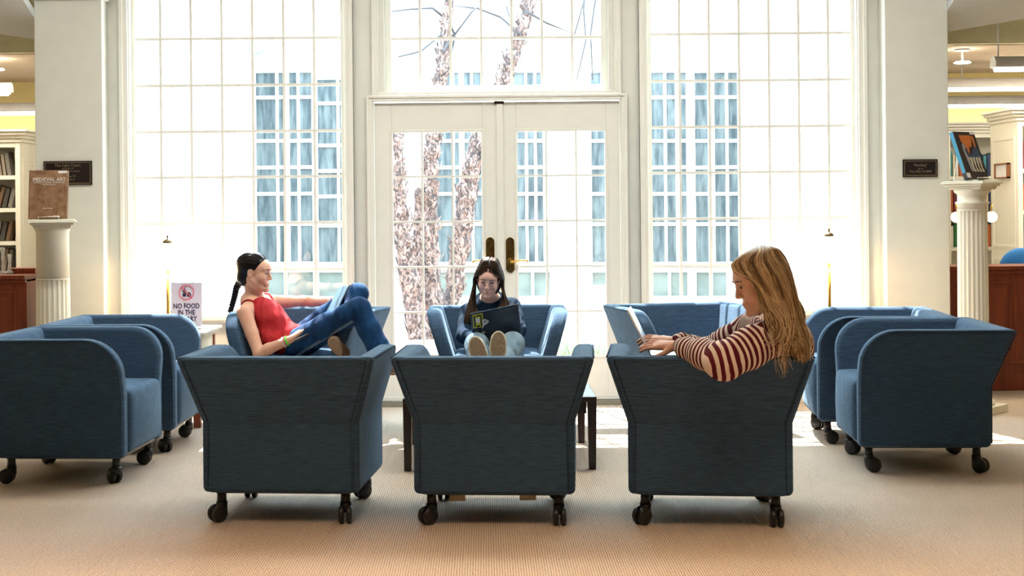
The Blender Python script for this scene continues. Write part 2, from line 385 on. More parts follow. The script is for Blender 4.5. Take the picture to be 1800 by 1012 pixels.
def book(x, y, z, w_, d, h, lean, m, label, group, cat='book'):
    o = thing('book', label, cat, (x, y, z), group=group); o.rotation_euler = (0, lean, 0)
    b = MB(); b.box(0, w_, 0, d, 0, h); b.build('cover', m, o, bevel=.002)
    p = MB(); p.box(.003, w_-.003, .004, d+.001, .003, h+.001-.004); p.build('pages', mat('paper', (.78, .74, .64), .8), o)
    return o
BK = [mat('book_grey', (.16, .15, .14), .6), mat('book_taupe', (.24, .20, .16), .6), mat('book_dark', (.05, .045, .04), .6), mat('book_brown', (.12, .07, .04), .6)]
BR = [mat('book_teal', (.05, .28, .33), .5), mat('book_cream', (.7, .64, .5), .6), mat('book_navy', (.03, .05, .14), .5), mat('book_green', (.03, .2, .06), .6), mat('book_rust', (.5, .12, .04), .6), mat('book_white', (.75, .75, .72), .6), mat('book_maroon', (.18, .03, .04), .6)]
ORD = ['first', 'second', 'third', 'fourth', 'fifth', 'sixth', 'seventh', 'eighth', 'ninth', 'tenth', 'eleventh', 'twelfth', 'thirteenth', 'fourteenth', 'fifteenth', 'sixteenth', 'seventeenth', 'eighteenth', 'nineteenth', 'twentieth']
def fill(z, x0, x1, y, hmax, mats, where, group, lean=0, wmin=.018, wmax=.034):
    x, i = x0, 0
    while x < x1-wmax:
        w_ = random.uniform(wmin, wmax); h = hmax*random.uniform(.78, 1)
        l = lean*random.uniform(.75, 1.1)
        k = random.randrange(len(mats)); c = mats[k].name.replace('book_', '')
        book(x+max(0, -math.sin(l)*h)*(i == 0), y, z+(w_*math.sin(l) if l > 0 else 0)+.003, w_, .15, h, l, mats[k], '%s book, %s on %s' % (c, ORD[i], where), group)
        x += w_/math.cos(l)+.008+abs(math.sin(l))*.02+(max(0, -math.sin(l)*h) if i == 0 else 0); i += 1
zt = Z(228, 11.5, 10)
sh = [Z(v, 11.55, 15) for v in (478, 430, 355, 305)]
sh = [Z(477, 11.55, 15), Z(428, 11.55, 15), Z(373, 11.55, 15)-0, Z(307, 11.55, 15)]
sh[1:] = [Z(424, 11.55, 15), Z(366, 11.55, 15), Z(309, 11.55, 15)]
sh[2] = Z(366, 11.55, 15)
bookcase('bookcase', -4.75, X(36, 11.5), 11.5, .5, zt, sh, 'white bookcase with leaning dark volumes, beyond the left counter', 1)
for z, ln, nm in zip(sh, (.20, .22, .26, -.16), ('lowest', 'second lowest', 'third', 'top')):
    fill(z, -4.12, -3.745, 11.56, .19, BK, 'the %s shelf of the left bookcase' % nm, 'dark books on the %s shelf of the left bookcase' % nm, ln, .022, .036)
bookcase('bookcase', X(1790, 11.5), 5.4, 11.5, .62, Z(190, 11.5, 1785), [.95, 1.27, 1.6], 'white bookcase end with a small framed notice, right of the fluted pedestal', -1)
for z, nm in ((.95, 'low'), (1.27, 'middle'), (1.6, 'high')): fill(z, X(1790, 11.5)+.05, 4.60, 11.56, .24, BR, 'the %s shelf of the bookcase at the right edge' % nm, 'books on the %s shelf at the right edge' % nm)
sh2 = [.93, 1.25, 1.58]
bookcase('bookcase', X(1664, 13.3), 4.95, 13.3, .35, Z(215, 13.3, 1710), [.62]+sh2, 'white bookcase full of colourful volumes directly behind the fluted pedestal', -1)
for z, nm in zip(sh2, ('lowest', 'middle', 'top')): fill(z, X(1664, 13.3)+.05, 4.80, 13.35, .24, BR, 'the %s shelf behind the fluted pedestal' % nm, 'books on the %s shelf behind the fluted pedestal' % nm)
# framed notice on the bookcase end
xp = X(1790, 11.5); o = thing('framed_notice', 'small white notice in a brown wooden frame on the bookcase end', 'picture frame', (xp, 11.75, 1.5))
D0 = xp*F/(1777.5-PX); D1 = xp*F/(1754-PX)
za, zb = Z(313, D0, 1777), Z(286, D0, 1777)
m = MB()
for a in ((D0, D1, za, za+.012), (D0, D1, zb-.012, zb), (D0, D0+.02, za, zb), (D1-.02, D1, za, zb)): m.box(xp-.03, xp-.006, a[0], a[1], a[2], a[3])
m.build('frame', mat('frame_wood', (.25, .10, .04), .5), o, world=True)
m = MB(); m.box(xp-.02, xp-.006, D0+.02, D1-.02, za+.012, zb-.012); m.build('notice', mat('notice_paper', (.8, .8, .85), .7), o, world=True)
# ceiling fixtures of the wings
LEDM = mat('lamp_diffuser', (1, 1, .95), .5, emit=(1, .97, .86), es=4.5)
TUBEM = mat('fixture_shell', (.72, .74, .80), .4)
def linear(x0, x1, D, z, r, label, stem=None, endcap=False):
    o = thing('linear_light', label, 'ceiling light', ((x0+x1)/2, D, z), group=None)
    m = MB(); n = 20
    poly = [(r*math.cos(math.pi*(-.1+1.2*k/n)), r*math.sin(math.pi*(-.1+1.2*k/n))) for k in range(n+1)]
    m.prism(poly, lambda a, b: (x0, D+a, z+b), lambda a, b: (x1, D+a, z+b)); m.build('housing', TUBEM, o, world=True)
    m = MB(); k = x0+.02
    m.box(x0+.02, x1-.02, D-r*.85, D+r*.85, z-r*.55, z-r*.25)
    while k < x1-.03:
        m.lathe([(.001, -r*.85), (.012, -r*.8), (.012, r*.8), (.001, r*.85)], (k+.012, D, z-r*.58), 8, 'y'); k += .026
    m.build('diffuser', LEDM, o, world=True)
    if stem:
        m = MB(); m.tube([(stem, D, z+r*.9), (stem, D, 2.75 if D < 10.7 else 2.5)], .006, 8); m.build('stem', TUBEM, o, world=True)
def zpx(py, D, px): return Z(py, D, px)
linear(X(1748, 10.5), 5.2, 10.5, zpx(114, 10.5, 1770), .062, 'short pendant tube light with open round end, above right bookcase', X(1757, 10.5))
linear(3.75, 6.0, 12.0, zpx(150, 12, 1740), .062, 'upper of the two long linear lights above the right wing', X(1693, 12))
linear(3.75, 6.0, 12.85, zpx(180, 12.85, 1740), .06, 'lower of the two long linear lights above the right wing')
linear(-6, X(22, 11.2), 11.2, zpx(158, 11.2, 10), .055, 'short tube light at left edge above the left bookcase')
linear(-6, -3.3, 12.4, zpx(193, 12.4, 30), .06, 'long linear light above the left bookcase cornice')
o = thing('downlight', 'round white ceiling downlight disc above the right counter', 'ceiling light', (X(1694, 11.0), 11.0, 2.5))
m = MB(); m.lathe([(.05, -.008), (.06, 0)], (X(1694, 11), 11.0, zpx(88, 11, 1694)), 24); m.tube([(X(1694, 11), 11, zpx(88, 11, 1694)), (X(1694, 11), 11, zpx(110, 11, 1694))], .006); m.build('canopy', TUBEM, o, world=True)
m = MB(); m.lathe([(.05, -.012), (.066, -.006), (.05, .004)], (X(1694, 11), 11.0, zpx(109, 11, 1694)), 24); m.build('diffuser', LEDM, o, world=True)
o = thing('downlight', 'round glowing ceiling disc at the left edge of the view', 'ceiling light', (X(-2, 11), 11.0, 2.48))
m = MB(); m.lathe([(.04, -.012), (.055, -.006), (.04, .004)], (X(-2, 11), 11.0, zpx(121, 11, 0)), 24); m.build('diffuser', LEDM, o, world=True)
# ------------------------------------------------------------------ the courtyard outside
SIDING = mat('white_siding', (.80, .80, .78), .7, var=.02)
BPANE = mat('outside_pane', (.018, .030, .038), .35, col2=(.10, .115, .118), scale=1.6, stretch=(11, 11, 1.8), detail=8)
WPANE = mat('outside_wing_pane', (.30, .42, .48), .3, col2=(.62, .70, .72), scale=2, stretch=(6, 6, 1))
GPANE = mat('outside_low_pane', (.10, .11, .095), .3, col2=(.17, .18, .16), scale=2)
g = MB(); g.box(-9, 9, DW+WT, 40, -.45, -.12)
struct('ground_courtyard', g, mat('courtyard_paving', (.55, .53, .48), .8, col2=(.66, .63, .58), scale=3))
DF = 19.0
fa = thing('library_facade', 'white clapboard building across the courtyard with tall blue-tinted windows', 'building', (0, DF, -.12))
m = MB(); m.box(-2.985, 3.335, DF, DF+.3, -.12, 4.6)
k = -.1
while k < 4.6: m.box(-3, 3.35, DF-.014, DF, k, k+.018); k += .34
m.build('wall', SIDING, fa, world=True)
m = MB(); m.box(-2.985, 3.335, DF-.5, DF+.4, 4.0, 4.12); m.box(-3, 3.35, DF-.12, DF, 3.55, 3.7)
x = -3
while x < 3.3: m.box(x, x+.05, DF-.16, DF-.1, 3.48, 3.55); x += .11
m.build('eaves', SIDING, fa, world=True)
m = MB(); m.hexa([(-2.98, DF-.5, 4.12), (3.33, DF-.5, 4.12), (3.33, DF+4, 4.3), (-2.98, DF+4, 4.3), (-2.98, DF-.5, 4.2), (3.33, DF-.5, 4.2), (3.33, DF+4, 6.4), (-2.98, DF+4, 6.4)])
m.build('roof', mat('pale_roof', (.55, .56, .58), .8), fa, world=True)
def fwin(px0, px1, py0, py1, cols, rows, m_=BPANE, wide=None):
    D = DF-.02; x0, x1 = X(px0, D), X(px1, D); z0, z1 = at((px0+px1)/2, py1, D).z, at((px0+px1)/2, py0, D).z
    fr = MB(); t = .055
    for a in ((x0-t, x0, z0-t, z1+t), (x1, x1+t, z0-t, z1+t), (x0, x1, z0-t, z0), (x0, x1, z1, z1+t)): fr.box(a[0], a[1], D-.05, D, a[2], a[3])
    for c in cols:
        xx = x0+(x1-x0)*c; ww = .035 if c == wide else .018; fr.box(xx-ww, xx+ww, D-.045, D-.0065, z0+.001, z1-.001)
    for c in rows:
        zz = z1+(z0-z1)*c; fr.box(x0, x1, D-.035, D-.0065, zz-.022, zz+.022)
    f = fr.build('window', SIDING, fa, world=True)
    p = MB(); p.box(x0, x1, D-.006, D, z0, z1); q = p.build('pane', m_, f); q.data.transform(Matrix.Translation(-Vector(fa.location)))
rw = [.13, .36, .50, .64, .80]
for a, b in ((452, 550), (560, 655), (765, 852), (905, 955), (1040, 1118), (1143, 1207), (1222, 1298)):
    top = 128 if a < 560 or a > 1100 else (140 if a < 700 else 128)
    fwin(a, b, top, 460, (.38, .55, .76) if b-a > 80 else (.42, .74), rw, BPANE, .55)
for a, b in ((452, 550), (560, 655), (765, 852), (905, 965), (1040, 1118), (1143, 1207), (1222, 1275)):
    fwin(a, b, 478, 520 if a != 1040 else 500, (.5,), (), GPANE)
# wings of the building left and right of the courtyard
def wing(name, x, s_, ys, label):
    o = thing(name, label, 'building', (x, 14.6, -.12))
    m = MB(); a, c = sorted((x, x+s_*.13)); m.box(a, c, ys, DF-.02, -.12, 4.5)
    k = 0
    while k < 4.4:
        e0, e1 = sorted((x, x-s_*.012)); m.box(e0, e1, ys, DF-.6, k, k+.016); k += .34
    e0, e1 = sorted((x, x-s_*.35)); m.box(e0, e1, ys, DF-.6, 3.9, 4.05)
    if s_ > 0: m.box(XR-.06, XR+.11, 10.242, 11.0, -.12, 4.5); m.box(XR+.03, 3.46, 10.95, 11.0, -.12, 4.5)
    m.build('wall', SIDING, o, world=True)
    yy = 11.6
    while yy < DF-1.6:
        fr = MB(); y1_ = yy+1.25; z0, z1 = .55, 3.2
        e0, e1 = sorted((x-s_*.002, x-s_*.022))
        for k in range(4): v = yy+(y1_-yy)*k/3; fr.box(e0+.0007, e1-.0007, v-.03, v+.03, z0, z1)
        e0, e1 = sorted((x-s_*.004, x-s_*.018))
        for k in range(6): v = z0+(z1-z0)*k/5; fr.box(e0, e1, yy-.02, y1_+.02, v-.025, v+.025)
        f = fr.build('window', SIDING, o, world=True)
        e0, e1 = sorted((x-s_*.001, x-s_*.004)); p = MB(); p.box(e0, e1, yy, y1_, z0, z1)
        q = p.build('pane', WPANE, f); q.data.transform(Matrix.Translation(-Vector(o.location))); yy += 1.75
wing('library_wing', -3.0, -1, 10.242, 'white left wing of the building seen through the left window')
wing('library_wing', 3.35, 1, 11.0, 'white right wing of the building seen through the right window')
# drainpipe and round floodlight
p_ = at(452, 82, DF-.62); m = MB(); m.lathe([(.09, -.09), (.11, 0), (.07, .08)], p_, 16, 'y'); tag(m.build('floodlight', mat('flood_grey', (.2, .3, .36), .5)), 'round grey outdoor floodlight under the eaves, seen through left window', 'light fixture')
# river birches: shaggy multi-trunk
def bark():
    m, nt, b = nodes('peeling_birch_bark'); N, L = nt.nodes, nt.links
    tc = N.new('ShaderNodeTexCoord'); mp = N.new('ShaderNodeMapping'); mp.inputs['Scale'].default_value = (30, 30, 17); L.new(tc.outputs['Object'], mp.inputs[0])
    n = N.new('ShaderNodeTexNoise'); n.inputs['Scale'].default_value = 1; n.inputs['Detail'].default_value = 6; n.inputs['Distortion'].default_value = 1.2; L.new(mp.outputs[0], n.inputs['Vector'])
    r = N.new('ShaderNodeValToRGB'); L.new(n.outputs[0], r.inputs[0]); e = r.color_ramp.elements
    e[0].position = .40; e[0].color = (.045, .038, .040, 1); e[1].position = .58; e[1].color = (.27, .195, .175, 1)
    x = e.new(.48); x.color = (.13, .075, .066, 1)
    L.new(r.outputs[0], b.inputs['Base Color']); b.inputs['Roughness'].default_value = .9
    bp = N.new('ShaderNodeBump'); bp.inputs['Strength'].default_value = 1; bp.inputs['Distance'].default_value = .03; L.new(n.outputs[0], bp.inputs['Height']); L.new(bp.outputs[0], b.inputs['Normal'])
    return m
BARK = bark()
def trunk(name, pts, D, label, twigs=()):
    o = thing(name, label, 'tree', (X(pts[0][0], D), D, -.12))
    P = [at(a, b, D) for a, b, r in pts]; rr = [r*D/F for a, b, r in pts]
    P2, R2 = [], []
    for i in range(len(P)-1):
        for k in range(10):
            t = k/10; v = P[i].lerp(P[i+1], t)+Vector((random.uniform(-.012, .012), random.uniform(-.012, .012), 0)); P2.append(v); R2.append((rr[i]*(1-t)+rr[i+1]*t)*random.uniform(.86, 1.14))
    P2.append(P[-1]); R2.append(rr[-1])
    m = MB(); m.tube(P2, R2, 14)
    for v, r in zip(P2, R2):     # curls of peeling bark
        for k in range(3):
            a = random.uniform(0, 6.28); c = v+Vector((math.cos(a), math.sin(a), 0))*r; d = Vector((math.cos(a), math.sin(a), random.uniform(-.5, .5)))*random.uniform(.015, .045)
            t = Vector((-math.sin(a), math.cos(a), 0))*.02; u = Vector((0, 0, random.uniform(.02, .05)))
            m.add([c-t-u, c+t-u, c+t+u+d, c-t+u+d], [(0, 1, 2, 3)])
    m.build('trunk', BARK, o, world=True)
    for tw in twigs:
        m = MB(); q = [at(a, b, D+random.uniform(-.3, .3)) for a, b in tw]; m.tube(q, [.014*(1-.6*i/len(q)) for i in range(len(q))], 6); m.build('branch', mat('twig', (.05, .048, .055), .8), o, world=True)
trunk('birch_tree', [(752, 655, 21), (738, 600, 20), (722, 500, 17), (706, 400, 14), (700, 300, 11), (694, 200, 9)], 13.5, 'shaggy birch trunk leaning left behind the left door leaf')
trunk('birch_tree', [(760, 655, 20), (762, 560, 17), (757, 420, 14), (757, 300, 14), (764, 200, 13), (780, 100, 11), (790, 0, 9), (800, -60, 8)], 13.8, 'tallest upright birch trunk with pink bark behind the left door leaf',
      [[(780, 30), (760, 14), (720, 16), (690, 20)], [(778, 90), (800, 60), (830, 20), (850, 5)], [(775, 60), (740, 90), (700, 100)], [(790, 40), (800, 62), (790, 110)]])
trunk('birch_tree', [(775, 655, 19), (790, 560, 18), (812, 420, 17), (822, 330, 17), (842, 240, 15), (880, 150, 12), (905, 90, 12), (925, 20, 11), (935, -50, 10)], 14.1, 'birch trunk leaning right up to the transom window',
      [[(915, 60), (880, 30), (840, 15), (800, 10)], [(925, 20), (960, 40), (1010, 60), (1030, -10)], [(900, 100), (905, 60), (890, 10)]])
trunk('birch_tree', [(745, 655, 12), (738, 560, 10), (733, 430, 8), (735, 330, 6)], 14.5, 'thinnest birch trunk between two thicker ones')
for k, tw in enumerate(([(1028, -40), (1026, 20), (1030, 70), (1014, 140)], [(1055, -40), (1045, 10), (1038, 60), (1042, 140)])):
    m = MB(); m.tube([at(a, b, 14.3+k*.2) for a, b in tw], [.012, .011, .010, .006], 6); tag(m.build('hanging_branch', mat('twig', (.05, .048, .055))), ('bare branch hanging behind the right end of the transom, left one', 'bare branch hanging behind the right end of the transom, right one')[k], 'branch')
# grass tufts by the door, low timber edging
GR = mat('grass_blade', (.09, .20, .05), .6, var=.3)
m = MB()
for k in range(260):
    px = random.choice((random.uniform(925, 960), random.uniform(980, 1060))); D = random.uniform(11.2, 12.4); b = at(px, 640, D); b.z = -.12
    h = random.uniform(.12, .42); d = Vector((random.uniform(-.12, .12), random.uniform(-.05, .05), h)); t = Vector((.006, 0, 0))
    m.add([b-t, b+t, b+d*.6+t, b+d*.6-t], [(0, 1, 2, 3)]); m.add([b+d*.6-t, b+d*.6+t, b+d+Vector((d.x*.5, 0, -.01))], [(0, 1, 2)])
tag(m.build('grass', GR), 'green grass blades growing outside the right door leaf', 'grass', kind='stuff')
for k, (zz, yy) in enumerate(((-.12, 12.9), (.02, 13.1))):
    m = MB(); m.box(-3, 3.4, yy, yy+.12, zz, zz+.12); tag(m.build('timber_edging', mat('grey_timber', (.34, .33, .36), .8), bevel=.01), ('lower', 'upper')[k]+' grey timber of the low garden edging outside the doors', 'edging')

# ------------------------------------------------------------------ armchairs
TOPZ, BRK, BOT = .715, .43, .13
HW, HD, FX, FY, TH = .3375, .32, .0875, .10, .085
def fl(z): return max(0, (z-BRK)/(TOPZ-BRK))
def make_chair(label):
    t = thing('lounge_chair', label, 'armchair')
    RR = .17
    for s_ in (-1, 1):
        outline = [(-1, BOT), (-1, BRK), (-1, TOPZ)]                     # (-1 = rear edge, follows the flare)
        pts = [(-HD, BOT), (-HD, BRK), (-HD-FY, TOPZ)]
        for k in range(9):
            a = math.pi/2*(1-k/8); pts.append((HD-RR+RR*math.cos(a), TOPZ-RR+RR*math.sin(a)))
        pts += [(HD, BRK), (HD, BOT)]
        m = MB()
        def fo(y, z, s_=s_): return (s_*(HW+fl(z)*FX), y, z)
        def fi(y, z, s_=s_): return (s_*(HW-TH+fl(z)*FX), y, z)
        n = len(pts)
        lower = [pts[0], pts[1], pts[-2], pts[-1]]; upper = pts[1:-1]
        m.prism(lower, fo, fi); m.prism(upper, fo, fi)
        # merge: drop the shared inner faces by welding
        o = m.build('arm', FAB, t)
        bm = bmesh.new(); bm.from_mesh(o.data); bmesh.ops.remove_doubles(bm, verts=bm.verts, dist=1e-5)
        dead = [f for f in bm.faces if all(abs(v.co.z-BRK) < 1e-5 for v in f.verts)]
        bmesh.ops.delete(bm, geom=dead, context='FACES_ONLY')
        for e_ in bm.edges:
            if all(abs(v.co.z-BRK) < 1e-5 for v in e_.verts): e_.smooth = False
        bmesh.ops.recalc_face_normals(bm, faces=bm.faces); bm.to_mesh(o.data); bm.free()
        o.data.polygons.foreach_set('use_smooth', [True]*len(o.data.polygons))
        b = o.modifiers.new('bevel', 'BEVEL'); b.width = .024; b.segments = 4; b.limit_method = 'ANGLE'; b.angle_limit = R(60); b.harden_normals = True
        p = MB(); path = [(-HD-.001, BOT+.02), (-HD-.001, BRK), (-HD-FY+.004, TOPZ-.014)]
        path2 = [(HD-.012, BOT+.03), (HD-.012, BRK)]+[(HD-RR+(RR-.012)*math.cos(math.pi/2*k/10), TOPZ-RR+(RR-.006)*math.sin(math.pi/2*k/10)) for k in range(11)]+[(-HD-FY+.03, TOPZ-.006)]
        for off in (.001, -TH+.022):
            p.tube([(s_*(HW+off-(.018 if off < 0 else .016)*0+fl(z)*FX-(.006 if off > 0 else 0)), y+(.004 if 0 else 0), z) for y, z in path2], .0042, 6)
        p.build('piping', FAB, o)
    # back
    bw = HW-.022
    m = MB(); e = .006
    lo = [(-bw, -HD-e, BOT), (bw, -HD-e, BOT), (bw, -HD+TH, BOT), (-bw, -HD+TH, BOT)]
    mi = [(-bw, -HD-e, BRK), (bw, -HD-e, BRK), (bw, -HD+TH, BRK), (-bw, -HD+TH, BRK)]
    bt = bw+FX
    hi = [(-bt, -HD-FY-e, TOPZ-.002), (bt, -HD-FY-e, TOPZ-.002), (bt-.06, -HD-FY+TH+.01, TOPZ-.002), (-bt+.06, -HD-FY+TH+.01, TOPZ-.002)]
    m.add(lo+mi+hi, [(3, 2, 1, 0), (0, 1, 5, 4), (1, 2, 6, 5), (2, 3, 7, 6), (3, 0, 4, 7), (4, 5, 9, 8), (5, 6, 10, 9), (6, 7, 11, 10), (7, 4, 8, 11), (8, 9, 10, 11)])
    o = m.build('backrest', FAB, t); o.data.polygons.foreach_set('use_smooth', [True]*len(o.data.polygons))
    for e_ in o.data.edges:
        if all(abs(o.data.vertices[i].co.z-BRK) < 1e-5 for i in e_.vertices): e_.use_edge_sharp = True
    b = o.modifiers.new('bevel', 'BEVEL'); b.width = .02; b.segments = 4; b.limit_method = 'ANGLE'; b.angle_limit = R(50); b.harden_normals = True
    p = MB()
    p.tube([(-bt+.012, -HD-FY-e+.004, TOPZ-.012), (0, -HD-FY-e+.004, TOPZ-.012), (bt-.012, -HD-FY-e+.004, TOPZ-.012)], .0045, 6)
    for s_ in (-1, 1): p.tube([(s_*(bw-.004), -HD-e+.001, BOT+.02), (s_*(bw-.004), -HD-e+.001, BRK), (s_*(bt-.006), -HD-FY-e+.002, TOPZ-.014)], .004, 6)
    p.tube([(-bw+.01, -HD-e, BRK), (bw-.01, -HD-e, BRK)], .0025, 6)
    p.build('piping', FAB, o)
    # seat
    m = MB(); sw = HW-TH+.012
    m.box(-sw, sw, -HD+.05, HD+.012, BOT+.015, .452)
    o = m.build('seat', FAB, t); o.data.polygons.foreach_set('use_smooth', [True]*len(o.data.polygons))
    bm = bmesh.new(); bm.from_mesh(o.data); bmesh.ops.subdivide_edges(bm, edges=bm.edges, cuts=7, use_grid_fill=True)
    for v in bm.verts:
        x, y, z = v.co; u = max(0, 1-(x/sw)**2)
        if z > .45: v.co.z += .022*u*max(0, 1-((y-.02)/.4)**2)
        if y > HD: v.co.y += .028*u*math.sin(math.pi*min(1, max(0, (z-BOT)/(.47-BOT))))
    bm.to_mesh(o.data); bm.free()
    b = o.modifiers.new('bevel', 'BEVEL'); b.width = .03; b.segments = 4; b.limit_method = 'ANGLE'; b.angle_limit = R(50)
    m = MB(); m.box(-HW+.05, HW-.05, -HD+.04, HD-.03, BOT-.008, BOT+.02); m.build('underside', BLACK, t)
    # legs with twin casters
    for sx in (-1, 1):
        for sy in (-1, 1):
            x, y = sx*.268, sy*.262
            lg = MB(); lg.tube([(x, y, .07), (x, y, BOT+.01)], [.021, .019], 14); lg.tube([(x, y, .045), (x, y, .085)], [.024, .024], 14)
            leg = lg.build('caster_leg', BLACK, t)
            a = random.uniform(-.9, .9)+(math.pi if random.random() < .5 else 0); dx, dy = math.sin(a)*.022, math.cos(a)*.022
            for q in (-1, 1):
                M = Matrix.Translation((x+dx, y+dy, .037)) @ Matrix.Rotation(-a, 4, 'Z')
                wv = MB(); wv.lathe([(.001, q*.006), (.033, q*.006), (.037, q*.010), (.037, q*.022), (.032, q*.027), (.001, q*.029)], (0, 0, 0), 22, 'x', M=M)
                wv.build('wheel', BLACK, leg)
    return t
def place(o, px, D, rz, label, group=None):
    o.location = (X(px, D), D, 0); o.rotation_euler = (0, 0, R(rz)); o['label'] = label
    if group: o['group'] = group
    return o
ch0 = make_chair('x')
def chair(px, D, rz, label, first=[True]):
    o = ch0 if first[0] else copy_tree(ch0); first[0] = False
    return place(o, px, D, rz, label, 'blue lounge chairs on casters')
chairs = {}
chairs['f1'] = chair(511+6, 6.44, -5, 'blue-grey armchair on casters seen from behind, leftmost of the three in the front row')
chairs['f2'] = chair(872, 6.36, -4, 'blue-grey armchair seen from behind, empty and in the middle of the front row')
chairs['f3'] = chair(1240, 6.30, -7, 'dark-backed armchair seen from behind holding the reader in the striped sweater')
chairs['l1'] = chair(PX+(-2.05)*F/7.37, 7.37, -93.5, 'blue armchair in side view nearest the left edge of the photo')
chairs['l2'] = chair(PX+(-2.01)*F/8.26, 8.26, -91, 'blue armchair behind the nearest left one, beside the small side table with the sign')
chairs['r1'] = chair(PX+(2.18)*F/7.45, 7.45, 86, 'blue armchair in side view nearest the right edge of the photo')
chairs['r2'] = chair(PX+(2.19)*F/8.32, 8.32, 84.5, 'blue armchair second in the right row, in front of the glowing floor lamp')
chairs['b1'] = chair(535, 8.86, 180-14, 'light-blue armchair by the left window holding the girl in the red top')
chairs['b2'] = chair(872, 8.84, 180, 'blue armchair before the glass doors holding the girl in the navy sweater')
chairs['b3'] = chair(1207, 8.86, 180+12, 'bright-blue empty armchair facing the camera in front of the right window')
TAGM = mat('paper_tag', (.55, .45, .30), .8)
for key, pts in (('f1', [(-.13, -.17, .05, .012), (-.02, -.1, .03, .02)]), ('f2', [(-.2, -.2, .07, .04), (.10, -.2, .07, .035)])):
    for (x, y, w_, h) in pts:
        m = MB(); m.hexa([(x, y, BOT-h-.01), (x+w_, y, BOT-h-.008), (x+w_, y+.002, BOT-h-.008), (x, y+.002, BOT-h-.01), (x, y, BOT+.004), (x+w_, y, BOT+.004), (x+w_, y+.002, BOT+.004), (x, y+.002, BOT+.004)])
        m.build('paper_tag', TAGM, chairs[key])
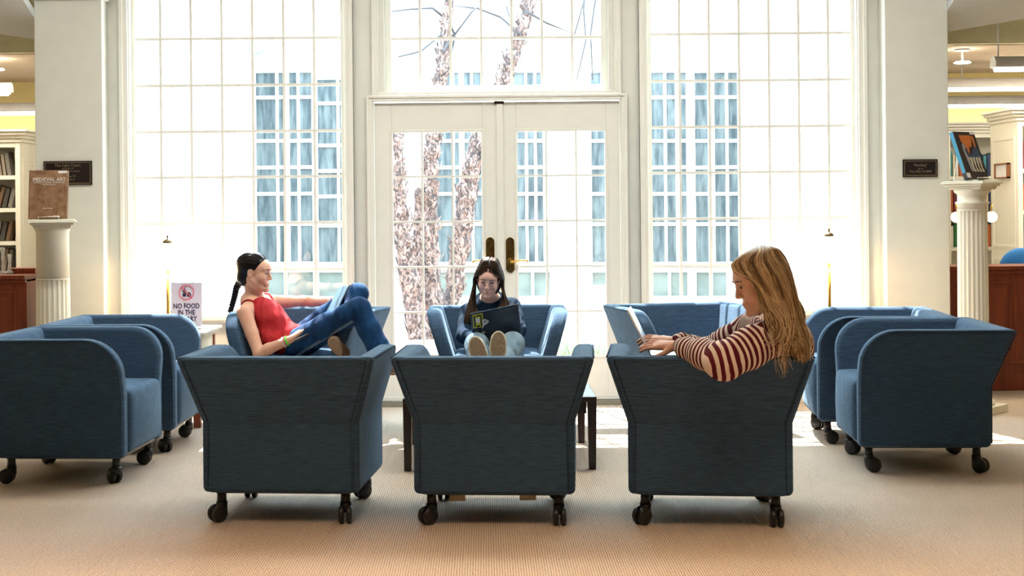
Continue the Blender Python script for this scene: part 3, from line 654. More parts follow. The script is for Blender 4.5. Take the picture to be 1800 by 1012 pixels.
# ------------------------------------------------------------------ sculpting: signed distance fields turned into one closed skin
class Field:
    def __init__(s, lo, hi, h):
        s.lo = np.array(lo, float); s.h = h; s.n = np.ceil((np.array(hi)-s.lo)/h).astype(int)+1
        s.f = np.full(s.n, 1.0, np.float32); s.bones = []
    def sub(s, lo, hi):
        a = np.clip(np.floor((np.array(lo)-s.lo)/s.h).astype(int), 0, s.n-1); b = np.clip(np.ceil((np.array(hi)-s.lo)/s.h).astype(int)+1, 1, s.n)
        if (b <= a).any(): return None
        ax = [(s.lo[i]+s.h*np.arange(a[i], b[i])).astype(np.float32) for i in range(3)]
        return (slice(a[0], b[0]), slice(a[1], b[1]), slice(a[2], b[2])), np.meshgrid(*ax, indexing='ij')
    def mix(s, sl, d, k, op):
        f = s.f[sl]
        if op == 'u':
            h = np.clip(.5+.5*(d-f)/k, 0, 1); s.f[sl] = (d*(1-h)+f*h)-k*h*(1-h)      # smooth union
        elif op == 's':
            h = np.clip(.5-.5*(f+d)/k, 0, 1); s.f[sl] = (f*(1-h)-d*h)+k*h*(1-h)      # smooth subtraction
    def cap(s, a, b, ra, rb, k=.02, op='u', flat=None):
        """tapered capsule; flat=(direction, factor>1) thins it along that direction"""
        a = np.array(a, float); b = np.array(b, float); m = max(ra, rb)+k*1.6+.012
        g = s.sub(np.minimum(a, b)-m, np.maximum(a, b)+m)
        if g is None: return s
        sl, P = g; p = [P[i]-a[i] for i in range(3)]; v = b-a
        if flat is not None:
            d = np.array(flat[0], float); d /= np.linalg.norm(d); q = (flat[1]-1)*(p[0]*d[0]+p[1]*d[1]+p[2]*d[2])
            p = [p[i]+q*d[i] for i in range(3)]; v = v+(flat[1]-1)*v.dot(d)*d
        L = max(v.dot(v), 1e-9); t = np.clip((p[0]*v[0]+p[1]*v[1]+p[2]*v[2])/L, 0, 1)
        dist = np.sqrt(sum((p[i]-t*v[i])**2 for i in range(3)))-(ra+(rb-ra)*t)
        if flat is not None: dist = dist/ (1+.35*(flat[1]-1))
        s.mix(sl, dist.astype(np.float32), k, op); return s
    def chain(s, pts, rs, k=.02, flat=None):
        for i in range(len(pts)-1): s.cap(pts[i], pts[i+1], rs[i], rs[i+1], k, flat=flat)
        return s
    def ell(s, c, r, M=None, k=.02, op='u'):
        """ellipsoid of radii r in the axes (columns) of M"""
        c = np.array(c, float); r = np.array(r, float); m = r.max()+k*1.6+.012; g = s.sub(c-m, c+m)
        if g is None: return s
        sl, P = g; p = [P[i]-c[i] for i in range(3)]
        M = np.eye(3) if M is None else np.array(M)
        q = [p[0]*M[0, j]+p[1]*M[1, j]+p[2]*M[2, j] for j in range(3)]
        k0 = np.sqrt(sum((q[j]/r[j])**2 for j in range(3))); k1 = np.sqrt(sum((q[j]/r[j]**2)**2 for j in range(3)))+1e-9
        s.mix(sl, (k0*(k0-1)/k1).astype(np.float32), k, op); return s
    def halfspace(s, c, n, k=.004):
        """keeps only the side that n points away from"""
        c = np.array(c, float); n = np.array(n, float); n /= np.linalg.norm(n)
        g = s.sub(s.lo, s.lo+s.h*(s.n-1)); sl, P = g
        d = ((P[0]-c[0])*n[0]+(P[1]-c[1])*n[1]+(P[2]-c[2])*n[2]).astype(np.float32)
        s.f[sl] = np.maximum(s.f[sl], d); return s
    def mesh(s):
        f = s.f; ins = f < 0; nx, ny, nz = f.shape
        cnt = np.zeros((nx-1, ny-1, nz-1), np.uint8)
        for i in (0, 1):
            for j in (0, 1):
                for k in (0, 1): cnt += ins[i:nx-1+i, j:ny-1+j, k:nz-1+k]
        A = np.argwhere((cnt > 0) & (cnt < 8)); idx = -np.ones(cnt.shape, np.int32); idx[tuple(A.T)] = np.arange(len(A))
        cor = {(i, j, k): f[A[:, 0]+i, A[:, 1]+j, A[:, 2]+k] for i in (0, 1) for j in (0, 1) for k in (0, 1)}
        acc = np.zeros((len(A), 3)); n = np.zeros(len(A))
        for ax in range(3):
            for u in (0, 1):
                for v in (0, 1):
                    o0 = [0, 0, 0]; o0[(ax+1) % 3] = u; o0[(ax+2) % 3] = v; o1 = list(o0); o1[ax] = 1
                    a, b = cor[tuple(o0)], cor[tuple(o1)]; x = (a < 0) != (b < 0); t = np.where(x, a/np.where(x, a-b, 1), 0)
                    p = np.tile(np.array(o0, float), (len(A), 1)); p[:, ax] = t; acc[x] += p[x]; n[x] += 1
        V = s.lo+s.h*(A+acc/n[:, None]); Fs = []
        for ax in range(3):
            o = [slice(1, None)]*3; o[ax] = slice(0, None)
            sh = list(f.shape); a = [slice(1, sh[i]-1) for i in range(3)]; b = list(a); a[ax] = slice(0, sh[ax]-1); b[ax] = slice(1, sh[ax])
            fa, fb = ins[tuple(a)], ins[tuple(b)]; X_ = np.argwhere(fa != fb)
            if not len(X_): continue
            flip = fa[tuple(X_.T)]; base = X_.copy()
            for i in range(3):
                if i != ax: base[:, i] += 1
            u, v = (ax+1) % 3, (ax+2) % 3
            def cell(du, dv):
                c = base.copy(); c[:, u] -= du; c[:, v] -= dv; return idx[tuple(c.T)]
            q = np.stack([cell(1, 1), cell(0, 1), cell(0, 0), cell(1, 0)], 1)
            q[~flip] = q[~flip][:, ::-1]; Fs.append(q)
        Fq = np.concatenate(Fs); Fq = Fq[(Fq >= 0).all(1)]
        return V, Fq
    def build(s, name, m, parent=None, smooth=2, attr=None):
        V, Fq = s.mesh()
        for _ in range(smooth):     # light Laplacian smoothing along the faces
            acc = np.zeros_like(V); n = np.zeros(len(V))
            for i in range(4):
                a, b = Fq[:, i], Fq[:, (i+1) % 4]
                for j in range(3): acc[:, j] += np.bincount(a, V[b, j], len(V))+np.bincount(b, V[a, j], len(V))
                n += np.bincount(a, minlength=len(V))+np.bincount(b, minlength=len(V))
            V = V*.45+.55*acc/np.maximum(n, 1)[:, None]
        off = np.array(parent.location) if parent else 0
        me = bpy.data.meshes.new(name)
        me.vertices.add(len(V)); me.vertices.foreach_set('co', (V-off).astype(np.float32).ravel())
        me.loops.add(len(Fq)*4); me.loops.foreach_set('vertex_index', Fq.astype(np.int32).ravel())
        me.polygons.add(len(Fq)); me.polygons.foreach_set('loop_start', np.arange(0, len(Fq)*4, 4, dtype=np.int32)); me.polygons.foreach_set('loop_total', np.full(len(Fq), 4, np.int32))
        me.polygons.foreach_set('use_smooth', np.ones(len(Fq), bool)); me.update(calc_edges=True); me.validate()
        if attr is not None:
            val = attr(V); a = me.attributes.new('along', 'FLOAT', 'POINT'); a.data.foreach_set('value', val.astype(np.float32))
        me.materials.append(m); o = bpy.data.objects.new(name, me); C.objects.link(o)
        if parent: o.parent = parent
        return o
def along(bones):
    """metres along the nearest bones, blended at the joints: sleeves and torso get their own stripe direction"""
    def fn(V):
        W = np.zeros(len(V)); val = np.zeros(len(V))
        for a, b, r, o in bones:
            a = np.array(a); b = np.array(b); v = b-a; L = np.linalg.norm(v); t = (V-a) @ v/L/L; tc = np.clip(t, 0, 1)
            d = np.linalg.norm(V-a-tc[:, None]*v, axis=1)/r+.004; w_ = 1/d**5; W += w_; val += w_*(t*L+o)
        return val/W
    return fn
def hermite(pts, n):
    pts = [Vector(p) for p in pts]; out = []
    for i in range(len(pts)-1):
        p0, p1, p2, p3 = pts[max(i-1, 0)], pts[i], pts[i+1], pts[min(i+2, len(pts)-1)]
        for k in range(n):
            t = k/n; out.append(.5*((2*p1)+(p2-p0)*t+(2*p0-5*p1+4*p2-p3)*t*t+(3*p1-p0-3*p2+p3)*t**3))
    out.append(pts[-1]); return out

def skin_mat(name, col, red):
    m, nt, b = nodes(name); N, L = nt.nodes, nt.links
    tc = N.new('ShaderNodeTexCoord'); n = N.new('ShaderNodeTexNoise'); n.inputs['Scale'].default_value = 14; n.inputs['Detail'].default_value = 4; L.new(tc.outputs['Object'], n.inputs['Vector'])
    r = N.new('ShaderNodeValToRGB'); L.new(n.outputs[0], r.inputs[0]); r.color_ramp.elements[0].position = .3; r.color_ramp.elements[1].position = .7
    r.color_ramp.elements[0].color = (*red, 1); r.color_ramp.elements[1].color = (*col, 1); L.new(r.outputs[0], b.inputs['Base Color'])
    b.inputs['Roughness'].default_value = .5; b.inputs['Subsurface Weight'].default_value = .12; b.inputs['Subsurface Radius'].default_value = (.02, .008, .004); b.inputs['Specular IOR Level'].default_value = .35
    return m
def hair_mat(name, c0, c1, c2, rough=.35, spec=.3):
    m, nt, b = nodes(name); N, L = nt.nodes, nt.links
    a = N.new('ShaderNodeAttribute'); a.attribute_name = 'tone'; r = N.new('ShaderNodeValToRGB'); L.new(a.outputs['Fac'], r.inputs[0]); e = r.color_ramp.elements
    e[0].color = (*c0, 1); e[1].color = (*c2, 1); x = e.new(.5); x.color = (*c1, 1); L.new(r.outputs[0], b.inputs['Base Color'])
    b.inputs['Roughness'].default_value = rough; b.inputs['Specular IOR Level'].default_value = spec; return m
def strands(name, paths, m, parent, r0=.0022, r1=.0008, n=6, sides=4, flatk=.6, tone=None):
    """paths: control polylines; each becomes a thin tapering lock"""
    mb = MB(); tones = []
    for i, p in enumerate(paths):
        q = hermite(p, n); K = len(q); c0 = len(mb.v)
        mb.tube(q, [(r0+(r1-r0)*max(0, (j/K-.55)/.45)) for j in range(K)], sides, cap=False, flat=flatk)
        tones += [tone(i) if tone else random.random()]*(len(mb.v)-c0)
    off = parent.location if parent else Vector()
    mb.v = [tuple(Vector(v)-off) for v in mb.v]; o = mb.build(name, m, parent)
    a = o.data.attributes.new('tone', 'FLOAT', 'POINT'); a.data.foreach_set('value', tones); return o

class Head:
    """face frame: f forward, u up, l to the person's left; s overall scale; c centre of the skull"""
    def __init__(s, c, f, u, sc_=1.0):
        s.c = Vector(c); s.f = Vector(f).normalized(); s.l = Vector(u).cross(s.f).normalized(); s.u = s.f.cross(s.l).normalized(); s.s = sc_
        s.M = np.array([list(s.f), list(s.l), list(s.u)]).T
    def p(s, f, l, u): return s.c+(s.f*f+s.l*l+s.u*u)*s.s
    def sculpt(s, F_):
        q, k = s.s, s.p
        E_ = lambda c, r, kk=.015, op='u': F_.ell(k(*c), [x*q for x in r], s.M, kk*q, op)
        Cp = lambda a, b, ra, rb, kk=.012, op='u': F_.cap(k(*a), k(*b), ra*q, rb*q, kk*q, op)
        E_((-.012, 0, .030), (.098, .074, .082)); E_((.026, 0, -.028), (.060, .058, .078), .02)
        E_((.045, 0, .030), (.048, .056, .045), .02)
        for t in (-1, 1):
            Cp((-.012, t*.057, -.045), (.056, t*.020, -.098), .018, .015, .022); E_((.055, t*.036, -.030), (.028, .024, .028), .018)
            Cp((.083, t*.014, .026), (.070, t*.046, .024), .0085, .007, .010)
            E_((-.008, t*.073, -.008), (.017, .0085, .028), .006); E_((-.004, t*.080, -.008), (.009, .006, .017), .003, 's')
        E_((.079, 0, -.100), (.018, .021, .017), .018)
        for t in (-1, 1): E_((.094, t*.031, .004), (.016, .015, .011), .010, 's')
        for t in (-1, 1): E_((.074, t*.031, .003), (.0125, .0145, .0125), .004)
        Cp((.085, 0, .012), (.103, 0, -.027), .007, .0092, .010); E_((.098, 0, -.031), (.012, .0095, .009), .006)
        for t in (-1, 1): E_((.092, t*.011, -.034), (.009, .0065, .007), .004)
        E_((.079, 0, -.066), (.014, .026, .016), .014)
        E_((.0890, 0, -.0635), (.0075, .021, .0050), .004); E_((.0875, 0, -.0745), (.0075, .018, .0058), .004); F_.cap(k(.0985, -.022, -.0690), k(.0985, .022, -.0690), .0016*q, .0016*q, .003, 's')
    def details(s, parent, browc, eye=(.02, .012, .008), lipc=(.42, .13, .12), open_=.5):
        q = s.s
        def emb(name, m): 
            pass
        eb, ir, ld, br, lp = MB(), MB(), MB(), MB(), MB()
        Mx = Matrix(((s.f.x, s.l.x, s.u.x, 0), (s.f.y, s.l.y, s.u.y, 0), (s.f.z, s.l.z, s.u.z, 0), (0, 0, 0, 1)))
        def ball(mb, c, r, n=14):
            prof = [(r[1]*math.sin(math.pi*i/8)+1e-5, -r[0]*math.cos(math.pi*i/8)) for i in range(9)]
            o = len(mb.v); mb.lathe(prof, (0, 0, 0), n, 'x'); k_ = s.p(*c)
            for i in range(o, len(mb.v)):
                v = Vector(mb.v[i]); v.z *= r[2]/r[1]; mb.v[i] = tuple(k_+(Mx.to_3x3() @ v)*q)
        for t in (-1, 1):
            ball(eb, (.0790, t*.031, .0015), (.0100, .0115, .0085*open_+.0018))
            ball(ir, (.0868, t*.031, -.0005), (.0038, .0062, .0058*open_+.0012))
            arc = [s.p(.0905-abs(a)*.004, t*(.031+a*.0145), .0062*open_+.0025-.0035*a*a) for a in (-1, -.5, 0, .5, 1)]
            ld.tube(arc, [.0008*q, .0014*q, .0016*q, .0015*q, .0009*q], 6)
            a2 = [s.p(.0955-max(0, a)*.012, t*(.030+a*.019), .0225+.004*(1-a*a)-.001*a) for a in (-1, -.5, 0, .5, 1)]
            br.tube(a2, [.0022*q, .0032*q, .0030*q, .0024*q, .0012*q], 8, flat=.6)
        for zz, rr, ww in ((-.0640, .0028, .019), (-.0740, .0034, .016)):
            pts = [s.p(.0945-.012*(a*a)+(-.002 if zz < -.07 else 0), a*ww, zz+(.0022*(1-a*a) if zz > -.07 else -.001*(1-a*a)+.002)) for a in (-1.1, -.7, -.35, 0, .35, .7, 1.1)]
            lp.tube(pts, [rr*.25*q, rr*.75*q, rr*q, rr*.95*q, rr*q, rr*.75*q, rr*.25*q], 8)
        eb.build('eyes', mat('eye_white', (.62, .60, .58), .3), parent, world=True); ir.build('irises', mat('iris', eye, .2), parent, world=True)
        ld.build('eyelashes', mat('lash', (.015, .01, .01), .6), parent, world=True); br.build('eyebrows', mat('brow_'+parent['label'][-6:], browc, .8), parent, world=True)
        lp.build('lips', mat('lips_'+parent['label'][-6:], lipc, .45), parent, world=True)

def hand(F_, wrist, d, n, th, s=1.0, curl=.35, spread=.10, wr=.024, curls=None):
    """palm, four fingers of different length with two bends each and a thumb from the side; d towards fingers, n back of hand, th thumb side"""
    d = Vector(d).normalized(); n = Vector(n); n = (n-d*n.dot(d)).normalized(); t = Vector(th); t = (t-d*t.dot(d)-n*t.dot(n)).normalized()
    w_ = Vector(wrist); P = lambda a, b, c: w_+(d*a+t*b+n*c)*s
    F_.cap(P(.012, .012, 0), P(.078, .022, 0), .016*s, .0125*s, .014, flat=None); F_.cap(P(.012, -.010, 0), P(.074, -.026, 0), .015*s, .011*s, .014)
    F_.cap(P(.012, 0, 0), P(.080, 0, .001), .017*s, .013*s, .012)
    for i, (y, L, r) in enumerate(((.029, .071, .0082), (.010, .079, .0084), (-.010, .073, .0080), (-.028, .057, .0070))):
        c = (curls[i] if curls else curl*(1+.12*i)); a = P(.078-(.004 if i in (0, 3) else 0), y, .001); ang = .25*c; yy = (y/.03)*spread
        for seg, q in ((.45, 1), (.31, .92), (.24, .82)):
            dv = (d*math.cos(ang)-n*math.sin(ang)+t*yy*math.cos(ang)).normalized(); b = a+dv*L*seg*s
            F_.cap(a, b, r*s*(q+.06), r*s*q, .0035); a = b; ang += c*1.15
    a = P(.020, .026, -.004); b = a+(d*.55+t*.75-n*.25).normalized()*.036*s; c_ = b+(d*.9+t*.35-n*.3).normalized()*.030*s; e = c_+(d*.98+t*.05-n*.3).normalized()*.024*s
    F_.cap(a, b, .0145*s, .0105*s, .010); F_.cap(b, c_, .0105*s, .0092*s, .004); F_.cap(c_, e, .0092*s, .0075*s, .004)
def V3(p): return np.array(tuple(p), float)

def denim_mat(name, c0, c1, fade=(.3, .45, .6)):
    m, nt, b = nodes(name); N, L = nt.nodes, nt.links
    tc = N.new('ShaderNodeTexCoord'); n = N.new('ShaderNodeTexNoise'); n.inputs['Scale'].default_value = 9; n.inputs['Detail'].default_value = 5; L.new(tc.outputs['Object'], n.inputs['Vector'])
    r = N.new('ShaderNodeValToRGB'); L.new(n.outputs[0], r.inputs[0]); e = r.color_ramp.elements; e[0].position = .25; e[0].color = (*c0, 1); e[1].position = .8; e[1].color = (*c1, 1)
    L.new(r.outputs[0], b.inputs['Base Color']); b.inputs['Roughness'].default_value = .85; b.inputs['Specular IOR Level'].default_value = .2
    w_ = N.new('ShaderNodeTexWave'); w_.inputs['Scale'].default_value = 5; w_.inputs['Distortion'].default_value = 7; w_.inputs['Detail'].default_value = 2; L.new(tc.outputs['Object'], w_.inputs['Vector'])
    bp = N.new('ShaderNodeBump'); bp.inputs['Strength'].default_value = .5; bp.inputs['Distance'].default_value = .02; L.new(w_.outputs[0], bp.inputs['Height']); L.new(bp.outputs[0], b.inputs['Normal'])
    return m
def cloth_mat(name, col, col2, bump=.5, ws=6, stripes=None):
    m, nt, b = nodes(name); N, L = nt.nodes, nt.links
    tc = N.new('ShaderNodeTexCoord'); w_ = N.new('ShaderNodeTexWave'); w_.inputs['Scale'].default_value = ws; w_.inputs['Distortion'].default_value = 6; L.new(tc.outputs['Object'], w_.inputs['Vector'])
    bp = N.new('ShaderNodeBump'); bp.inputs['Strength'].default_value = bump; bp.inputs['Distance'].default_value = .02; L.new(w_.outputs[0], bp.inputs['Height']); L.new(bp.outputs[0], b.inputs['Normal'])
    r = N.new('ShaderNodeValToRGB'); e = r.color_ramp.elements; e[0].color = (*col, 1); e[1].color = (*col2, 1)
    if stripes:
        a = N.new('ShaderNodeAttribute'); a.attribute_name = 'along'; n = N.new('ShaderNodeTexNoise'); n.inputs['Scale'].default_value = 9; L.new(tc.outputs['Object'], n.inputs['Vector'])
        s1 = N.new('ShaderNodeMath'); s1.operation = 'MULTIPLY_ADD'; s1.inputs[1].default_value = .014; L.new(n.outputs[0], s1.inputs[0]); L.new(a.outputs['Fac'], s1.inputs[2])
        s2 = N.new('ShaderNodeMath'); s2.operation = 'MULTIPLY'; s2.inputs[1].default_value = 2*math.pi/stripes; L.new(s1.outputs[0], s2.inputs[0])
        s3 = N.new('ShaderNodeMath'); s3.operation = 'SINE'; L.new(s2.outputs[0], s3.inputs[0]); L.new(s3.outputs[0], r.inputs[0])
        e[0].position = .02; e[1].position = .16
    else:
        n = N.new('ShaderNodeTexNoise'); n.inputs['Scale'].default_value = 12; L.new(tc.outputs['Object'], n.inputs['Vector']); L.new(n.outputs[0], r.inputs[0]); e[0].position = .35; e[1].position = .65
    L.new(r.outputs[0], b.inputs['Base Color']); b.inputs['Roughness'].default_value = .9; b.inputs['Specular IOR Level'].default_value = .15
    return m
# ------------------------------------------------------------------ lettering
def text(body, size, M, m_, parent=None, name='lettering', align='CENTER', bold=0, sx=1.0, offset=(0, 0, 0)):
    """raised letters lying in the XY plane of matrix M"""
    cu = bpy.data.curves.new(name, 'FONT'); cu.body = body; cu.size = size; cu.align_x = align; cu.align_y = 'CENTER'; cu.extrude = .0006; cu.offset = bold; cu.resolution_u = 2
    tmp = bpy.data.objects.new('tmp_text', cu); C.objects.link(tmp); dg = bpy.context.evaluated_depsgraph_get(); dg.update()
    me = bpy.data.meshes.new_from_object(tmp.evaluated_get(dg)); bpy.data.objects.remove(tmp); bpy.data.curves.remove(cu)
    me.name = name; me.transform(M @ Matrix.Diagonal((sx, 1, 1, 1))); me.materials.clear(); me.materials.append(m_)
    if parent: me.transform(Matrix.Translation(-Vector(parent.location)))
    o = bpy.data.objects.new(name, me); C.objects.link(o)
    if parent: o.parent = parent
    return o
def face_cam(x, y, z): return Matrix.Translation((x, y, z)) @ Matrix.Rotation(R(90), 4, 'X')

# ------------------------------------------------------------------ plaques on the pilasters
PLQ, GOLD = mat('plaque_bronze', (.018, .012, .012), .45, metal=.3), mat('plaque_gold', (.42, .32, .20), .4, metal=.6)
def plaque(x0, x1, yt, yb, label, lines):
    D = DW-.162; a, b = X(x0, D), X(x1, D); zt, zb = Z(yt, D, (x0+x1)/2), Z(yb, D, (x0+x1)/2)
    o = thing('wall_plaque', label, 'plaque', ((a+b)/2, D, (zt+zb)/2))
    m = MB(); m.box(a, b, D-.012, D, zb, zt); m.build('plate', PLQ, o, world=True, bevel=.002)
    t = .006; g = MB(); q = .009
    for r in ((a+q, b-q, zt-q-t*.6, zt-q), (a+q, b-q, zb+q, zb+q+t*.6), (a+q, a+q+t*.6, zb+q, zt-q), (b-q-t*.6, b-q, zb+q, zt-q)): g.box(r[0], r[1], D-.0135, D-.011, r[2], r[3])
    g.build('border', GOLD, o, world=True)
    for s_, dz, sz in lines: text(s_, sz, face_cam((a+b)/2, D-.0128, (zt+zb)/2+dz), GOLD, o)
plaque(78, 163, 283, 325, 'larger dark bronze plaque on the left pilaster, partly behind the brown book', [('The Light Court', .050, .026), ('renovation of', .030, .014), ('the courtyard and skylights', .012, .015), ('in', -.003, .012), ('Ann Harvey \'79', -.022, .017), ('and Harvey, Jr.', -.042, .017)])
plaque(1587, 1648, 280, 311, 'smaller dark bronze plaque on the right pilaster', [('"Reading"', .020, .024), ('gift of', -.006, .014), ('The Class of 2004', -.022, .020)])

# ------------------------------------------------------------------ pedestals with books
PED = mat('pedestal_plaster', (.82, .78, .66), .5, var=.02)
def pedestal(px, D, zt, r, yaw, a, flute_top, label, bell):
    x = X(px, D); o = thing('pedestal', label, 'pedestal', (x, D, 0)); Rz = Matrix.Translation((x, D, 0)) @ Matrix.Rotation(R(yaw), 4, 'Z')
    m = MB(); n = 120; NF = 20
    zs = [.10, .12]+[.12+(flute_top-.12)*k/12 for k in range(1, 13)]+[flute_top+.004, flute_top+.012]
    prev = None
    for z in zs:
        f = 1 if .12 < z <= flute_top else 0; rr = r*(1.06-.08*z/zt); ring_ = []
        for j in range(n):
            aa = 2*math.pi*j/n; u = (j/n*NF) % 1; d = .0085*math.sqrt(max(0, 1-((u-.5)/.38)**2)) if f else 0
            ring_.append((x+(rr-d)*math.cos(aa), D+(rr-d)*math.sin(aa), z))
        b = len(m.v); m.v += ring_
        if prev is not None:
            for j in range(n): m.f.append((prev+j, prev+(j+1) % n, b+(j+1) % n, b+j)); m.sm.append(True)
        prev = b
    m.build('shaft', PED, o, world=True)
    m = MB(); rt = r*.985
    prof = [(rt, flute_top), (rt, zt-.15), (rt+.012, zt-.145), (rt+.014, zt-.135), (rt, zt-.13), (rt, zt-.085), (rt+.02, zt-.07), (rt+.022, zt-.055)] if bell else [(rt, flute_top), (rt, zt-.075), (rt+.006, zt-.07), (rt+.006, zt-.05)]
    m.lathe(prof, (x, D, 0), 48); m.build('neck', PED, o, world=True)
    m = MB()
    for k, (h, z0, z1) in enumerate(((a*.76, zt-.056, zt-.046), (a*.80, zt-.046, zt-.034), (a*.90, zt-.034, zt-.020), (a*1.0, zt-.020, zt-.008), (a*.94, zt-.008, zt))): m.box(-h/2, h/2, -h/2, h/2, z0, z1, M=Rz)
    m.build('capital', PED, o, world=True, bevel=.004)
    m = MB(); m.box(-a*.54, a*.54, -a*.54, a*.54, 0, .05, M=Rz); m.build('plinth', PED, o, world=True, bevel=.004)
    m = MB(); m.lathe([(r*1.35, .05), (r*1.4, .065), (r*1.3, .08), (r*1.12, .09), (r*1.1, .105)], (x, D, 0), 40); m.build('base_moulding', PED, o, world=True)
    return o, x, zt
pl, xl, zl = pedestal(92, 9.10, Z(386, 9.10, 92), .102, 15.3, .292, Z(492, 9.1, 92), 'cream column pedestal carrying the brown book, left of the windows', False)
pr, xr, zr = pedestal(1709, 9.25, Z(318, 9.25, 1709), .093, 45, .285, Z(371, 9.25, 1709), 'taller cream fluted pedestal carrying the tilted dark book, at right', True)
def easel(M, w_, name_label, dep=.11, sup=.08):
    o = thing('book_stand', name_label, 'book stand', M.translation); m = MB(); P = lambda a, b, c: M @ Vector((a, b, c))
    for s_ in (-1, 1):
        m.tube([P(s_*w_, -.035, .02), P(s_*w_, -.035, .004), P(s_*w_, dep, .004), P(s_*w_*.6, sup, .20)], .0028, 8)
    m.tube([P(-w_, -.035, .02), P(w_, -.035, .02)], .0028, 8); m.tube([P(-w_, .05, .004), P(w_, .05, .004)], .0028, 8); m.tube([P(-w_*.6, sup, .20), P(w_*.6, sup, .20)], .0028, 8)
    m.build('wire_frame', STEEL, o, world=True); return o
def display_book(M, w_, h, t, cover, label):
    o = thing('book', label, 'book', M.translation)
    P = lambda a, b, c: M @ Vector((a, b, c))
    for (y0, y1, nm) in ((0, .003, 'front_cover'), (t-.003, t, 'back_cover')):
        m = MB(); m.box(-w_/2, w_/2, y0, y1, 0, h, M=M); m.build(nm, cover, o, world=True)
    m = MB(); m.box(-w_/2-.001, -w_/2+.004, 0, t, 0, h, M=M); m.build('spine', cover, o, world=True)
    m = MB(); m.box(-w_/2+.004, w_/2-.004, .003, t-.003, .004, h-.004, M=M); m.build('pages', mat('paper', (.78, .74, .64), .8), o, world=True)
    return o
# left: brown exhibition book with white title
ML = Matrix.Translation((X(84.5, 9.05), 9.04, zl+.010)) @ Matrix.Rotation(R(6), 4, 'Z') @ Matrix.Rotation(R(-10), 4, 'X')
BRN = mat('brown_book_cover', (.20, .095, .045), .45, col2=(.36, .20, .11), scale=26, detail=6)
bk = display_book(ML, .236, .305, .032, BRN, 'brown book titled MEDIEVAL ART standing on the left pedestal')
TW, TB = mat('title_white', (.85, .82, .78), .5), mat('ornament_brown', (.42, .26, .15), .6)
FM = lambda a, c: ML @ Matrix.Translation((a, -.0012, c)) @ Matrix.Rotation(R(90), 4, 'X')
text('MEDIEVAL ART', .0335, FM(.004, .245), TW, bk, 'title', sx=.90)
text('PAINTING  SCULPTURE  ARCHITECTURE', .0105, FM(.004, .226), TW, bk, 'subtitle'); text('4th-14th Century', .0105, FM(.004, .213), TW, bk, 'subtitle'); text('JAMES SNYDER', .009, FM(.0, .062), TW, bk, 'author_line')
m = MB(); Pm = lambda a, b, c: ML @ Vector((a, b, c))
for cx in (-.055, .060):
    for r_ in (.052, .046): m.tube([Pm(cx+r_*math.cos(a), -.001, .075+r_*1.15*math.sin(a)) for a in np.linspace(0, math.pi, 18)], .0011, 5)
    m.tube([Pm(cx+.052, -.001, .02), Pm(cx+.052, -.001, .075)], .001, 5); m.tube([Pm(cx-.052, -.001, .02), Pm(cx-.052, -.001, .075)], .001, 5)
for cx, cz, r_ in ((0, .150, .022), (0, .150, .014), (-.06, .17, .028), (.06, .17, .028), (-.095, .035, .018), (.095, .035, .018)): m.tube([Pm(cx+r_*math.cos(a), -.001, cz+r_*math.sin(a)) for a in np.linspace(0, 2*math.pi, 22)], .0010, 5)
for a in ((-.108, .012, .108, .012), (-.108, .295, .108, .295), (-.108, .012, -.108, .295), (.108, .012, .108, .295)): m.tube([Pm(a[0], -.001, a[1]), Pm(a[2], -.001, a[3])], .001, 5)
m.build('cover_ornament', TB, bk, world=True)
m = MB(); m.box(.058, .112, -.002, 0, .285, .300, M=ML); m.build('library_label', mat('label_white', (.8, .8, .8), .6), bk, world=True)
easel(Matrix.Translation((X(84.5, 9.0), 9.03, zl)) @ Matrix.Rotation(R(6), 4, 'Z'), .062, 'white wire book stand holding the brown book on the left pedestal', .10)
# right: dark art book leaning back, plain generic cover design
MR = Matrix.Translation((X(1721, 9.2), 9.20, zr+.013)) @ Matrix.Rotation(R(33), 4, 'Z') @ Matrix.Rotation(R(-21), 4, 'X')
bd = display_book(MR, .205, .325, .030, mat('charcoal_cover', (.035, .028, .032), .25), 'dark art book with orange and cream figures, tilted on the right pedestal')
def cov(pts, m_, k=.0015):
    mb = MB(); n = len(pts); mb.add([MR @ Vector((a, -k, c)) for a, c in pts]+[MR @ Vector((a, -k+.0008, c)) for a, c in pts], [tuple(range(n)), tuple(range(n, 2*n))[::-1]]+[(i, (i+1) % n, n+(i+1) % n, n+i) for i in range(n)]); mb.build('cover_art', m_, bd, world=True)
OR, NV, CRM, GY = mat('art_orange', (.55, .15, .03), .4), mat('art_navy', (.03, .06, .14), .4), mat('art_cream', (.62, .52, .38), .5), mat('art_grey', (.30, .28, .30), .5)
cov([(-.06, .30), (.05, .30), (.045, .255), (.03, .215), (.01, .225), (-.012, .165), (-.03, .235), (-.05, .245)], OR); cov([(.052, .295), (.078, .295), (.074, .225), (.060, .215)], OR)
cov([(-.045, .235), (.0, .16), (.06, .225), (.085, .22), (.088, .11), (.0, .10), (-.03, .13)], NV, .0012)
for x_ in (-.035, -.012, .014, .042, .068): cov([(x_-.008, .145), (x_+.010, .150), (x_+.004, .075), (x_+.016, .050), (x_-.002, .048), (x_-.006, .080)], CRM, .0018)
cov([(-.058, .235), (-.035, .245), (-.03, .215), (-.045, .200), (-.030, .13), (-.01, .05), (-.045, .055), (-.055, .14), (-.060, .19)], GY, .0020)
for q in ((.055, .1, .307, .322), (-.1026, -.07, .008, .04)): m = MB(); m.box(q[0], q[1], -.002, 0, q[2], q[3], M=MR); m.build('library_label', mat('label_white', (.8, .8, .8), .6), bd, world=True)
m = MB(); m.box(-.1045, -.1028, .001, .029, .045, .325, M=MR); m.build('blue_spine', mat('spine_blue', (.04, .25, .42), .4), bd, world=True)
